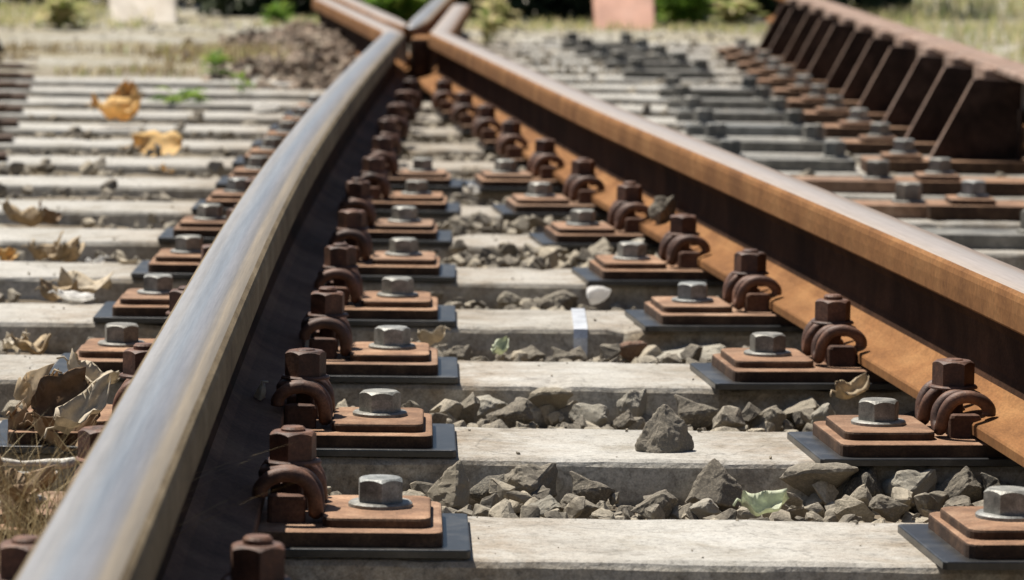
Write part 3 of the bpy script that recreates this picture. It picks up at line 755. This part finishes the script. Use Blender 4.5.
def scatter(name, items, mat, kind='stuff'):
    """items: (x, y, z, size, lod) -> one mesh of many stones"""
    V = []; Fc = []; b = 0
    for x, y, z, s, lod in items:
        v, f = (A_MID if lod else A_LO)[nrs.randint(len(A_MID if lod else A_LO))]
        R_ = np.array(Matrix.Rotation(nrs.rand() * 6.28, 3, 'Z') @ Matrix.Rotation(nrs.randn() * 0.45, 3, 'X') @ Matrix.Rotation(nrs.randn() * 0.45, 3, 'Y'))
        V.append((v * s * np.array([1, 0.85 + 0.3 * nrs.rand(), 0.8 + 0.5 * nrs.rand()])) @ R_.T + np.array([x, y, z])); Fc.append(f + b); b += len(v)
    V = np.concatenate(V); Fc = np.concatenate(Fc)
    me = bpy.data.meshes.new(name); me.from_pydata(V.tolist(), [], Fc.tolist()); me.materials.append(mat)
    return tag(link_mesh(name, me), kind=kind)
items = []; brown = []
for k in range(-1, K_LAST):
    y0 = S_BACK + PITCH_S * k + 0.012; y1 = y0 + PITCH_S - S_W - 0.024
    n = 3000 if k < 4 else 1900 if k < 10 else 900
    for _ in range(n):
        x = rnd.uniform(-1.9, 1.6); y = rnd.uniform(y0, y1)
        if x < left_x(y) - 0.2 and rnd.random() < (0.80 if k < 11 else 0.97): continue
        if k > 12 and x < -0.5: continue
        s = rnd.choice((0.006, 0.009, 0.012, 0.016, 0.021, 0.027, 0.034, 0.042) if k < 4 else (0.012, 0.016, 0.022, 0.028, 0.034, 0.042)) * rnd.uniform(0.85, 1.2)
        h = float(ground_h(x, y))
        z = h + s * rnd.uniform(0.05, 0.4) + (0.012 if rnd.random() < 0.3 else 0)
        if -0.15 < x < 0.6 and 4 <= k <= 5: z += 0.018
        (brown if (x < -0.38 and y > 11.0 and rnd.random() < 0.7) else items).append((x, y, z, s, k < 5))
for _ in range(1100):                                                   # brown rubble heaped beside the left wing rail
    y = rnd.uniform(11.4, 15.2); d = abs(rnd.gauss(0, 0.16)); x = -0.375 - 0.103 * (y - 11.5) - d
    brown.append((x, y, float(ground_h(x, y)) + rnd.uniform(0.2, 1.0) * max(0.015, 0.075 - d * 0.25), rnd.uniform(0.025, 0.07), 0))
for _ in range(1500):                                                  # loose gravel on the plain beyond
    x = rnd.uniform(-3.2, 2.2); y = rnd.uniform(12.4, 19)
    items.append((x, y, 0.008, rnd.uniform(0.012, 0.035), 0))
for k in range(-1, 9):                                                 # crumbs and grit that lie on the sleepers
    for _ in range(70):
        x = rnd.uniform(-1.0, 0.6); e = rnd.random() ** 2 * 0.1
        y = s_mid(k) + (S_W / 2 - 0.012 - e) * rnd.choice((-1, 1, 1)); sz = rnd.choice((0.0015, 0.002, 0.0025, 0.004, 0.006)) * rnd.uniform(.7, 1.3)
        items.append((x, y, sz * 0.25, sz, 0))
for px, py, sz in ((256, 538, 0.010), (268, 537, 0.013), (300, 541, 0.006), (366, 540, 0.014), (380, 541, 0.008), (396, 539, 0.012), (436, 541, 0.005), (962, 548, 0.006), (850, 455, 0.006)):
    q = at(px, py, PAD_T); items.append((q.x, q.y + 0.004, PAD_T + sz * 0.25, sz, 1))
scatter('ballast', items, M['ballast']); scatter('brown_ballast', brown, M['brown_ballast'])

STONES = [  # px centre, py base, width px, height px, material, label, variant, turn
    (448, 503, 46, 50, 'stone', 'upright wedge-shaped stone beside the nearest left rubber pad', 10, 0.0),
    (490, 494, 46, 24, 'stone_dark', 'dark rounded stone right of the upright wedge-shaped stone', 1, 0.2),
    (536, 494, 62, 34, 'stone', 'broad flat-topped stone in the nearest gap, behind the small pale slab', 2, 0.0),
    (546, 511, 48, 15, 'stone_light', 'low pale stone slab lying against the nearest sleeper', 3, 0.4),
    (591, 497, 50, 32, 'stone', 'blocky stone in the nearest gap with a shadowed front', 4, 1.2),
    (578, 512, 46, 20, 'stone', 'low grey stone wedge touching the nearest sleeper', 5, 2.2),
    (653, 512, 52, 25, 'stone', 'slanted low stone in the nearest gap, left of the large triangular one', 6, 0.6),
    (712, 498, 62, 46, 'stone', 'large triangular stone leaning on the sleeper with the pointed stone', 11, 0.0),
    (702, 512, 44, 14, 'stone_light', 'thin pale stone below the large triangular stone', 8, 1.0),
    (820, 497, 84, 40, 'stone', 'largest brown-grey block of stone in the nearest gap', 9, 0.1),
    (862, 497, 40, 44, 'stone_dark', 'rough dark clod right of the largest block of stone', 1, 1.7),
    (916, 490, 58, 32, 'stone_light', 'pale flat-faced stone left of the nearest right fastening', 2, 2.0),
    (962, 484, 52, 36, 'stone', 'slanting stone close behind the nearest right rubber pad', 3, 0.7),
    (1002, 476, 50, 34, 'stone_dark', 'dark stone behind the nearest bolt at the right edge', 4, 0.4),
    (888, 512, 44, 20, 'stone', 'twisted low stone at the back edge of the nearest sleeper', 5, 2.6),
    (470, 398, 76, 22, 'stone_light', 'long pale flat stone behind the second left fastening', 6, 0.05),
    (466, 420, 36, 30, 'stone', 'leaning grey stone below the long pale flat stone', 7, 0.5),
    (512, 424, 52, 26, 'stone', 'flat grey stone in the second gap with a dark hollow under it', 8, 0.2),
    (548, 410, 54, 30, 'stone', 'rough grey stone in the second gap behind two flat ones', 9, 1.0),
    (590, 424, 46, 20, 'stone_light', 'tan low stone in the middle of the second gap', 0, 0.9),
    (637, 410, 34, 28, 'stone_light', 'pale squarish stone just behind the pointed stone', 2, 1.5),
    (626, 425, 30, 16, 'stone', 'small flat stone touching the left foot of the pointed stone', 3, 0.0),
    (697, 420, 54, 32, 'stone', 'round-backed grey stone just right behind the pointed stone', 4, 0.6),
    (734, 424, 30, 18, 'stone', 'small stone right of the round-backed grey stone', 5, 1.3),
    (764, 426, 46, 24, 'stone', 'grey stone in the second gap left of the second right rubber pad', 6, 2.1),
    (800, 412, 60, 22, 'stone', 'long low stone behind the second right rubber pad', 7, 0.1),
    (822, 424, 36, 24, 'stone_light', 'pale stone touching the corner of the second right rubber pad', 8, 0.8),
    (632, 360, 34, 20, 'stone_red', 'reddish stone below the steel strap', 9, 0.5),
    (690, 358, 88, 16, 'stone_light', 'long flat dusty stone right of the reddish stone', 1, 0.0),
    (462, 359, 32, 14, 'stone', 'small grey stone left of the pale green leaf', 2, 0.3),
    (528, 358, 46, 12, 'stone', 'low grey stone right of the pale green leaf', 3, 0.3),
    (566, 358, 34, 13, 'stone', 'small stone at the foot of the steel strap', 4, 1.3),
    (512, 306, 34, 17, 'stone', 'low stone in the gap behind the strapped sleeper, left one', 5, 0.2),
    (552, 306, 56, 20, 'stone', 'wide sloping stone behind the strapped sleeper, left of the white scrap', 6, 0.1),
    (595, 262, 52, 34, 'stone', 'big blocky stone in front of the sixth right fastening', 7, 0.4),
    (632, 262, 44, 36, 'stone_light', 'dusty stone beside the big blocky stone', 8, 1.4),
    (545, 262, 50, 24, 'stone', 'grey stone left of the big blocky stone', 9, 0.7),
    (500, 262, 46, 22, 'stone', 'mid-gap grey stone under the white speck on the sleepers', 0, 0.3),
    (665, 222, 30, 30, 'stone', 'round stone lodged on the foot of the right rail', 2, 1.1),
]
ROCK_HI.append(rock_mesh(411, 3, [(-0.5, -0.1, -0.5), (0.5, -0.15, -0.5), (0.3, 0.4, -0.5), (-0.4, 0.4, -0.5), (-0.5, 0.0, -0.1), (0.22, -0.05, 0.5), (0.3, 0.15, 0.48), (0.5, 0.0, 0.12), (0.16, -0.42, -0.35), (-0.1, 0.1, 0.22), (0.2, -0.3, 0.0), (0.45, 0.2, -0.2)]))
ROCK_HI.append(rock_mesh(412, 3, [(-0.5, 0.0, -0.5), (0.5, -0.2, -0.5), (0.4, 0.4, -0.5), (-0.3, 0.45, -0.5), (0.05, 0.2, 0.5), (-0.08, 0.1, 0.42), (0.5, 0.1, -0.1), (-0.36, -0.25, -0.3), (0.1, -0.45, -0.4), (0.25, -0.1, 0.2), (-0.3, 0.1, 0.0)]))
for px, py, wpx, hpx, mt, lab, var, turn in STONES:
    zb = -0.03
    if 'of the right rail' in lab: zb = 0.045
    p = at(px, py, zb)
    sc = F / p.y
    me = ROCK_HI[var].copy(); me.materials.clear(); me.materials.append(M[mt])
    co = np.array([v.co[:] for v in me.vertices]); ex = co.max(0) - co.min(0)
    o = link_mesh('ballast_stone', me, None, (0, 0, 0))
    w_, h_ = wpx / sc * 0.9, hpx / sc * 0.80
    rz = 0.25 * math.sin(turn * 5); R_ = Matrix.Rotation(rz, 3, 'Z')
    d_ = min(max(w_ * 0.75, h_), 0.075)
    o.rotation_euler = (0, 0, rz); o.scale = (w_ / ex[0] * 1.05, d_ / ex[1], (h_ + 0.012) / ex[2])
    yy = p.y + d_ * 0.35
    if 'foot of the right rail' not in lab:
        gap = math.floor((p.y - S_BACK) / PITCH_S); lo = S_BACK + PITCH_S * gap + d_ * 0.55; hi = S_BACK + PITCH_S * (gap + 1) - S_W - d_ * 0.56
        yy = min(max(yy, lo), hi)
    o.location = (p.x * yy / p.y, yy, zb + h_ / 2 - 0.004)
    tag(o, lab, 'stone', 'loose ballast stones')
# pointed stone standing on the second sleeper
pk = [(-0.50, -0.10, 0), (-0.42, 0.35, 0), (0.30, 0.40, 0), (0.54, -0.05, 0), (0.20, -0.45, 0), (-0.28, -0.42, 0.0), (-0.52, -0.12, 0.22), (0.55, 0.0, 0.24), (-0.04, 0.02, 0.92), (0.08, 0.1, 0.86),
      (0.36, -0.05, 0.58), (-0.32, -0.05, 0.55), (0.0, -0.36, 0.30), (0.22, -0.38, 0.2)]
me = rock_mesh(77, 3, pk); me.materials.append(M['stone'])
p = at(664, 453, 0.0)
o = link_mesh('pointed_stone', me, None, (p.x, p.y + 0.02, -0.001), (0, 0, 0.15), (0.056, 0.05, 0.0545))
tag(o, 'pointed grey-brown stone standing alone on top of the second sleeper', 'stone', 'loose ballast stones')

# ------------------------------------------------------------------ strap round the sleeper
p = at(579, 318, 0.0); ys_ = s_mid(3)
mb = MB()
hw = 0.009; th = 0.0012; yf = ys_ - S_W / 2; yb = ys_ + S_W / 2
path = [(yf - 0.0085, -0.055), (yf - 0.005, -0.012), (yf - 0.002, -0.0005), (yf + 0.008, 0.0022), (yb - 0.008, 0.0024), (yb + 0.002, 0.0), (yb + 0.005, -0.03)]
outer = path; inner = [(y + (0.0016 if y < ys_ else -0.0016), z - 0.0016) for y, z in path]
vs_ = []; fs = []
for (y, z), (y2, z2) in zip(outer, inner): vs_ += [(-hw, y, z), (hw, y, z), (hw, y2, z2), (-hw, y2, z2)]
n = len(path)
for i in range(n - 1):
    for a in range(4): fs.append([i * 4 + a, i * 4 + (a + 1) % 4, (i + 1) * 4 + (a + 1) % 4, (i + 1) * 4 + a])
fs += [[0, 1, 2, 3], [(n - 1) * 4 + a for a in range(4)]]
mb.add([(x + p.x, y, z) for x, y, z in vs_], fs)
tag(mb.build('metal_strap', M['galv_strap']), 'bright bent steel strap wrapped over a concrete sleeper', 'strap')

# ------------------------------------------------------------------ leaves, litter, plants
def leaf(name, p, L, W, rz, tilt, curl, mat, label, cat, group=None, seed=0, crumple=0.12, roll=0.0):
    """a single curled leaf: veined sheet with lobed edge and real thickness"""
    nu, nv = 14, 9; r = Vector((seed * 3.1, seed * 1.3, 0.7)); top = []; 
    for i in range(nu):
        u = i / (nu - 1)
        wid = W * (math.sin(math.pi * min(1, u * 0.94 + 0.03)) ** 0.7) * (0.9 + 0.10 * math.sin(u * 13 + seed))
        for j in range(nv):
            v = j / (nv - 1) * 2 - 1
            x = (u - 0.5) * L; y = v * wid / 2
            z = curl * L * ((u - 0.5) ** 2) * 2 + curl * 0.6 * W * v * v + abs(v) * 0.0015
            z += noise.noise(Vector((u * 3.5, v * 2.2, 0)) + r) * crumple * L
            x += noise.noise(Vector((u * 3, v * 2, 4)) + r) * crumple * L * 0.5
            top.append((x, y, z))
    n = len(top); fs = []
    for i in range(nu - 1):
        for j in range(nv - 1):
            a = i * nv + j; q = [a, a + 1, a + nv + 1, a + nv]; fs.append(q); fs.append([k + n for k in reversed(q)])
    rim = [j for j in range(nv)] + [i * nv + nv - 1 for i in range(1, nu)] + [(nu - 1) * nv + j for j in range(nv - 2, -1, -1)] + [i * nv for i in range(nu - 2, 0, -1)]
    for a, b in zip(rim, rim[1:] + rim[:1]): fs.append([a, b, b + n, a + n])
    mb = MB(); mb.add(top + [(x, y, z - 0.0006) for x, y, z in top], fs, smooth=True)
    mb.tube([(-L * 0.46, 0, top[4][2]), (-L * 0.6, 0.002, top[4][2] + 0.004), (-L * 0.72, -0.004, top[4][2] + 0.002)], 0.0012, 5)
    o = mb.build(name, M[mat], None, p, (roll, tilt, rz)); tag(o, label, cat, group); return o
G_L = 'dead leaves on the track'
def P(px, py, z): return at(px, py, z)
LEAVES = [
    ((114, 118), 0.02, 0.105, 0.09, 0.4, 0.1, 0.5, 'leaf_orange', 'orange crumpled leaf at the foot of the upright brown one', 0.3, 0.2),
    ((126, 100), 0.045, 0.09, 0.07, 1.3, -0.9, 0.4, 'leaf_orange', 'upright orange-brown leaf, highest of the leaves on the left sleepers', 0.25, 0.3),
    ((158, 150), 0.0, 0.105, 0.11, 0.05, 0.0, 0.2, 'leaf_orange', 'flat bright orange leaf hanging over a sleeper edge', 0.1, 0.55),
    ((167, 170), -0.01, 0.03, 0.03, 0.7, 0.2, 0.2, 'leaf_orange', 'small orange leaf scrap below the flat orange leaf', 0.2, 0.5),
    ((20, 222), -0.005, 0.07, 0.05, 0.2, 0.3, 0.5, 'leaf_tan', 'tan curled leaf at the left edge of the photo', 0.25, 0.4),
    ((46, 221), -0.005, 0.055, 0.04, 1.0, 0.3, 0.5, 'leaf_brown', 'dark brown leaf right of the tan curled leaf', 0.25, 0.3),
    ((44, 259), -0.01, 0.055, 0.04, 0.3, 0.2, 0.6, 'leaf_tan', 'left one of two tan leaves between left sleepers', 0.3, 0.4),
    ((64, 259), -0.01, 0.06, 0.05, 1.2, 0.1, 0.6, 'leaf_tan', 'right one of two tan leaves between left sleepers', 0.3, 0.4),
    ((5, 262), -0.01, 0.03, 0.03, 0.7, 0.1, 0.6, 'leaf_orange', 'rusty leaf cut off by the left edge', 0.3, 0.4),
    ((85, 290), -0.005, 0.07, 0.05, 0.15, 0.1, 0.4, 'leaf_buff', 'cream curled leaf above the white scrap', 0.25, 0.3),
    ((58, 298), -0.01, 0.05, 0.03, 0.5, 0.0, 0.5, 'leaf_tan', 'tan leaf left of the cream curled leaf', 0.25, 0.2),
    ((30, 352), -0.02, 0.05, 0.03, 0.6, 0.1, 0.5, 'leaf_tan', 'small yellow-tan leaf on the dark soil at left', 0.3, 0.1),
    ((12, 350), -0.02, 0.05, 0.02, 2.2, 0.2, 0.4, 'leaf_buff', 'pale leaf sliver at the left edge above the big dry leaves', 0.3, 0.2),
    ((124, 264), 0.0, 0.045, 0.02, 2.4, -0.3, 0.4, 'leaf_buff', 'pale leaf sliver beside the fourth left outer fastening', 0.2, 0.3),
    ((62, 408), 0.045, 0.062, 0.055, 0.4, -0.5, 0.7, 'leaf_brown', 'big folded brown leaf with a pale rim beside the left rail', 0.22, 0.9),
    ((84, 418), 0.045, 0.075, 0.032, 0.75, -0.5, 0.5, 'leaf_buff', 'pale curled leaf lying against the left rail', 0.2, 0.4),
    ((30, 402), 0.03, 0.06, 0.045, 2.1, 0.3, 0.6, 'leaf_tan', 'tan crumpled leaf left of the big folded brown leaf', 0.3, 0.6),
    ((22, 432), 0.015, 0.055, 0.04, 1.0, 0.4, 0.6, 'leaf_brown', 'brown leaf under the tan crumpled leaf', 0.28, 0.6),
    ((60, 442), 0.01, 0.06, 0.045, 0.2, 0.2, 0.6, 'leaf_brown', 'brown leaf below the big folded leaf', 0.28, 0.5),
    ((14, 494), 0.055, 0.055, 0.04, 0.5, 0.2, 0.6, 'leaf_brown', 'brown leaf lying on the bolt behind the dry grass', 0.25, 0.5),
    ((12, 525), 0.02, 0.05, 0.04, 1.9, 0.3, 0.6, 'leaf_brown', 'lowest brown leaf, under the dry grass stalks', 0.25, 0.4),
    ((88, 384), 0.03, 0.055, 0.04, 0.1, 0.3, 0.5, 'leaf_buff', 'grey-buff leaf above the pale curled leaf', 0.25, 0.2),
    ((852, 394), 0.0, 0.045, 0.03, 0.5, -0.25, 0.4, 'leaf_tan', 'tan folded leaf behind the second right bolt', 0.22, 0.4),
    ((430, 343), 0.0, 0.036, 0.026, 2.6, 0.1, 0.5, 'leaf_buff', 'cream curled leaf right of a left rail bolt', 0.25, 0.3),
    ((260, 398), 0.045, 0.026, 0.012, 1.9, 0.7, 0.4, 'leaf_buff', 'pale leaf caught on the foot of the left rail', 0.15, 0.2),
]
for i, ((px, py), z, L, W, rz, tilt, curl, mt, lab, cr, rl) in enumerate(LEAVES):
    leaf('dry_leaf', P(px, py, z), L, W, rz, tilt, curl, mt, lab, 'leaf', G_L, i + 1, cr, rl)
G_P = 'white litter on the track'
leaf('paper_scrap', P(75, 300, 0.004), 0.05, 0.05, 0.1, 0.1, 0.2, 'paper', 'white scrap below the cream curled leaf', 'litter', G_P, 41, 0.12, 0.0)
leaf('paper_scrap', P(472, 191, 0.012), 0.02, 0.03, 1.4, 0.8, 0.3, 'paper', 'tiny white upright scrap between the two rows of bolts', 'litter', G_P, 44, 0.2, 0.4)
def paper_ball(px, py, z, sx, sy, sz, seed, label):
    me = rock_mesh(seed, 2); me.name = 'paper_scrap'; me.materials.append(M['paper']); p = at(px, py, z)
    tag(link_mesh('paper_scrap', me, None, (p.x, p.y, z + sz * 0.3), (0.1, 0.2, seed), (sx, sy, sz)), label, 'litter', G_P)
paper_ball(265, 113, 0.0, 0.10, 0.17, 0.05, 801, 'bright white crumpled scrap near the left rail, far off')
paper_ball(596, 303, -0.01, 0.075, 0.045, 0.04, 802, 'small white crumpled scrap at the top of the steel strap')
leaf('paper_scrap', P(95, 265, -0.012), 0.035, 0.02, 2.6, 0.2, 0.3, 'paper', 'white sliver right of the two tan leaves', 'litter', G_P, 45, 0.2, 0.4)

leaf('green_leaf', P(764, 512, 0.0), 0.042, 0.03, 0.2, -0.1, 0.5, 'pale_weed', 'crumpled pale green leaf in the nearest gap beside the largest stone', 'leaf', None, 61, 0.16, 0.5)
leaf('green_leaf', P(500, 351, 0.002), 0.028, 0.022, 0.9, -0.4, 0.5, 'pale_weed', 'tiny pale green leaf between two middle sleepers', 'leaf', None, 62, 0.2, 0.4)

def blade_mesh(name, blades, mat):
    """blades: (x, y, z, height, width, lean x, lean y) -> pointed two-segment blades"""
    V = []; Fc = []
    for x, y, z, h, w_, lx, ly in blades:
        a = rnd.uniform(0, 3.14); dx, dy = math.cos(a) * w_ / 2, math.sin(a) * w_ / 2; b = len(V)
        V += [(x - dx, y - dy, z), (x + dx, y + dy, z), (x + dx * .8 + lx * .35, y + dy * .8 + ly * .35, z + h * .55), (x - dx * .8 + lx * .35, y - dy * .8 + ly * .35, z + h * .55), (x + lx, y + ly, z + h * (1 - 0.25 * min(1, math.hypot(lx, ly) / h)))]
        Fc += [[b, b + 1, b + 2, b + 3], [b + 3, b + 2, b + 4]]
    me = bpy.data.meshes.new(name); me.from_pydata(V, [], Fc); me.materials.append(mat); return me
def grass(name, n, region, hmin, hmax, mat, wd=0.006, clump=None):
    bl = []
    while len(bl) < n:
        x = rnd.uniform(region[0], region[1]); y = rnd.uniform(region[2], region[3])
        if noise.noise(Vector((x * 1.6, y * 1.6, 3.3))) + rnd.uniform(-0.3, 0.3) < (clump if clump is not None else -0.5): continue
        h = rnd.uniform(hmin, hmax) * (0.8 + 0.4 * noise.noise(Vector((x, y, 7))))
        bl.append((x, y, float(ground_h(x, y)) - 0.005, h, wd, rnd.gauss(0, h * 0.35), rnd.gauss(0, h * 0.35)))
    return tag(link_mesh(name, blade_mesh(name, bl, mat)), kind='stuff')
grass('meadow_grass', 17000, (1.45, 6.5, 11.0, 25.0), 0.04, 0.15, M['grass'], 0.008, -0.2)
grass('dry_grass', 2600, (-1.75, -0.5, 12.3, 13.9), 0.02, 0.075, M['dry_grass'], 0.006, 0.08)
grass('green_grass', 500, (-1.6, -0.5, 12.2, 13.6), 0.02, 0.08, M['grass'], 0.007, 0.15)
grass('verge_grass', 2600, (-3.4, -1.5, 16.4, 19.4), 0.03, 0.10, M['grass'], 0.008, -0.1)
grass('verge_grass', 1500, (-1.5, 1.2, 16.8, 17.6), 0.02, 0.06, M['grass'], 0.008, 0.05)

# dry grass tuft in the near left corner
bl = []
for _ in range(1500):
    px_ = rnd.uniform(-0.56, -0.31); py_ = rnd.uniform(2.96, 3.31)
    h = rnd.uniform(0.04, 0.19); bl.append((px_, py_, -0.035, h, rnd.uniform(0.0006, 0.0013), rnd.gauss(0.01, h * 0.45), rnd.gauss(0, h * 0.35)))
tag(link_mesh('grass_tuft', blade_mesh('grass_tuft', bl, M['dry_grass'])), 'tangled dry grass tuft left of the polished rail near the bottom', 'grass tuft')
for i, (px, py, L, lab) in enumerate(((22, 463, 0.045, 'upper one of two bleached sticks in the dry grass'), (14, 476, 0.036, 'lower one of two bleached sticks in the dry grass'))):
    p = P(px, py, 0.065); mb = MB()
    mb.tube([(-L + 2 * L * q / 8, rnd.uniform(-.002, .002), rnd.uniform(-.0015, .0015)) for q in range(9)], 0.0042, 8, taper=lambda t: 0.8 + 0.3 * math.sin(t * 9))
    tag(mb.build('stick', M['stick'], None, p, (0, 0, 0.12 - 0.1 * i)), lab, 'stick', 'bleached sticks')
def weed(p, n, size, mat, label, name='weed', seed=0, up=0.6, cat='plant'):
    r = random.Random(seed); t = empty(name, p); mb = MB(); ms = MB()
    for i in range(n):
        a = r.uniform(0, 6.28); e = r.uniform(0.1, 1.1) * up; L = size * r.uniform(0.6, 1.1); W = L * r.uniform(0.22, 0.36)
        base = Vector((r.gauss(0, size * 0.16), r.gauss(0, size * 0.16), r.uniform(0, size * 0.75) * up)); d = Vector((math.cos(a) * math.cos(e), math.sin(a) * math.cos(e), math.sin(e)))
        s_ = d.cross(Vector((0, 0, 1))).normalized(); q = base + d * L * 0.5; tip = base + d * L - Vector((0, 0, L * 0.22)); upv = Vector((0, 0, W * 0.25))
        mb.add([base, q + s_ * W / 2 + upv, q, tip, q - s_ * W / 2 + upv], [[0, 2, 1], [1, 2, 3], [0, 4, 2], [2, 4, 3]])
        if i % 4 == 0: ms.tube([(0, 0, -0.01), tuple(base * 0.5 + Vector((0, 0, 0.002))), tuple(base)], size * 0.02, 5)
    mb.build('leaves', M[mat], t); ms.build('stem', M[mat], t); tag(t, label, cat, 'weeds growing round the track'); return t
weed(P(178, 106, -0.01), 26, 0.085, 'weed', 'low green weed between two far left sleepers', seed=1, up=0.45)
weed(P(393, 34, 0.0), 150, 0.17, 'weed', 'bright green weed inside the V of the crossing', seed=4, up=1.0)
weed(P(488, 44, 0.0), 60, 0.09, 'grass', 'tall yellow-green weed right of the wing rail', seed=5, up=1.3)
weed(P(497, 30, 0.0), 60, 0.12, 'grass', 'paler weed just behind the tall yellow-green one', seed=6, up=1.2)
weed(P(680, 27, 0.0), 170, 0.17, 'weed', 'bright green weed right of the salmon post', seed=7, up=0.9)
weed(P(732, 27, 0.0), 110, 0.13, 'grass', 'yellowish weed left of the check rail end', seed=8, up=0.8)
weed(P(770, 16, 0.0), 130, 0.2, 'weed', 'green weed at the far end of the check rail', seed=12, up=0.9)
weed(P(214, 76, 0.01), 30, 0.07, 'weed', 'dark green weed at the last left sleeper', seed=9, up=1.0)
weed(P(242, 92, 0.0), 14, 0.05, 'weed', 'small upright weed close to the white scrap', seed=10, up=1.4)
weed(P(278, 26, 0.0), 60, 0.09, 'weed', 'green weed in front of the dark hedge at left', seed=11, up=0.9)
weed(P(60, 30, 0.0), 90, 0.14, 'grass', 'straw-green weed left of the white stone', seed=13, up=0.9)

# ------------------------------------------------------------------ posts and hedge in the back
mb = MB(); a = 0.30
mb.prism(rrect(-0.145, 0.145, -0.09, 0.09, 0.02, 3), -0.15, 0.42, 0.03)
p = P(143, 22, 0.0)
tag(mb.build('marker_stone', M['whitewash'], None, p + Vector((0, 0.0, 0)), (-1.0, 0.0, 0.12)), 'whitewashed stone block leaning back before the dark hedge at left', 'marker stone')
p = P(625, 30, 0.0); t = empty('marker_post', p + Vector((0, 0.0, 0)), 0.05)
mb = MB(); mb.prism(rrect(-0.128, 0.128, -0.05, 0.05, 0.012, 3), -0.1, 0.40, 0.008); ob = mb.build('post', M['salmon'], t); ob.rotation_euler = (-0.8, 0, 0)
mb = MB(); mb.prism(rrect(-0.137, 0.137, -0.06, 0.06, 0.012, 3), 0.402, 0.43, 0.008); oc = mb.build('cap', M['salmon'], t); oc.rotation_euler = (-0.8, 0, 0)
tag(t, 'salmon-coloured flat post leaning back beyond the far tie plates', 'post')
def hedge(x0, x1, y0, y1, h, n, label):
    t = empty('hedge', ((x0 + x1) / 2, (y0 + y1) / 2, 0)); cx, cy = (x0 + x1) / 2, (y0 + y1) / 2; V = []; Fc = []
    for _ in range(n):
        x = rnd.uniform(x0, x1); z = rnd.uniform(0.0, h); y = rnd.uniform(y0, y1)
        lump = 0.22 * noise.noise(Vector((x * 1.7, 2, z * 1.7)))
        y = max(y, y0 + 0.1 + lump); z *= 1 + 0.18 * noise.noise(Vector((x * 1.2, y, 0)))
        L = rnd.uniform(0.05, 0.1); d = Vector((rnd.gauss(0, 1), rnd.gauss(0, 1), rnd.gauss(0, .7))).normalized(); s_ = d.orthogonal().normalized() * L * 0.3
        b = len(V); c = Vector((x - cx, y - cy, z)); V += [c - d * L / 2, c + s_, c + d * L / 2, c - s_]; Fc.append([b, b + 1, b + 2, b + 3])
    me = bpy.data.meshes.new('foliage'); me.from_pydata([tuple(v) for v in V], [], Fc); me.materials.append(M['hedge']); link_mesh('foliage', me, t)
    mb = MB()
    for i in range(int((x1 - x0) * 5)):
        x = rnd.uniform(x0, x1) - cx; y = rnd.uniform(-0.2, 0.2)
        mb.tube([(x, y, -0.05), (x + rnd.gauss(0, .04), y, h * .4), (x + rnd.gauss(0, .1), y, h * .85)], 0.018, 6, taper=lambda q: 1 - 0.6 * q)
    mb.build('stem', M['bark'], t); tag(t, label, 'hedge', 'dark hedges behind the crossing')
hedge(-3.9, -1.50, 19.8, 20.8, 1.5, 9000, 'dark hedge behind the white stone at top left')
hedge(-1.45, 0.72, 18.25, 19.3, 1.4, 16000, 'dark hedge behind the crossing, left of the green weeds')
hedge(0.76, 1.9, 19.2, 20.4, 1.4, 7000, 'dark hedge behind the far end of the check rail')
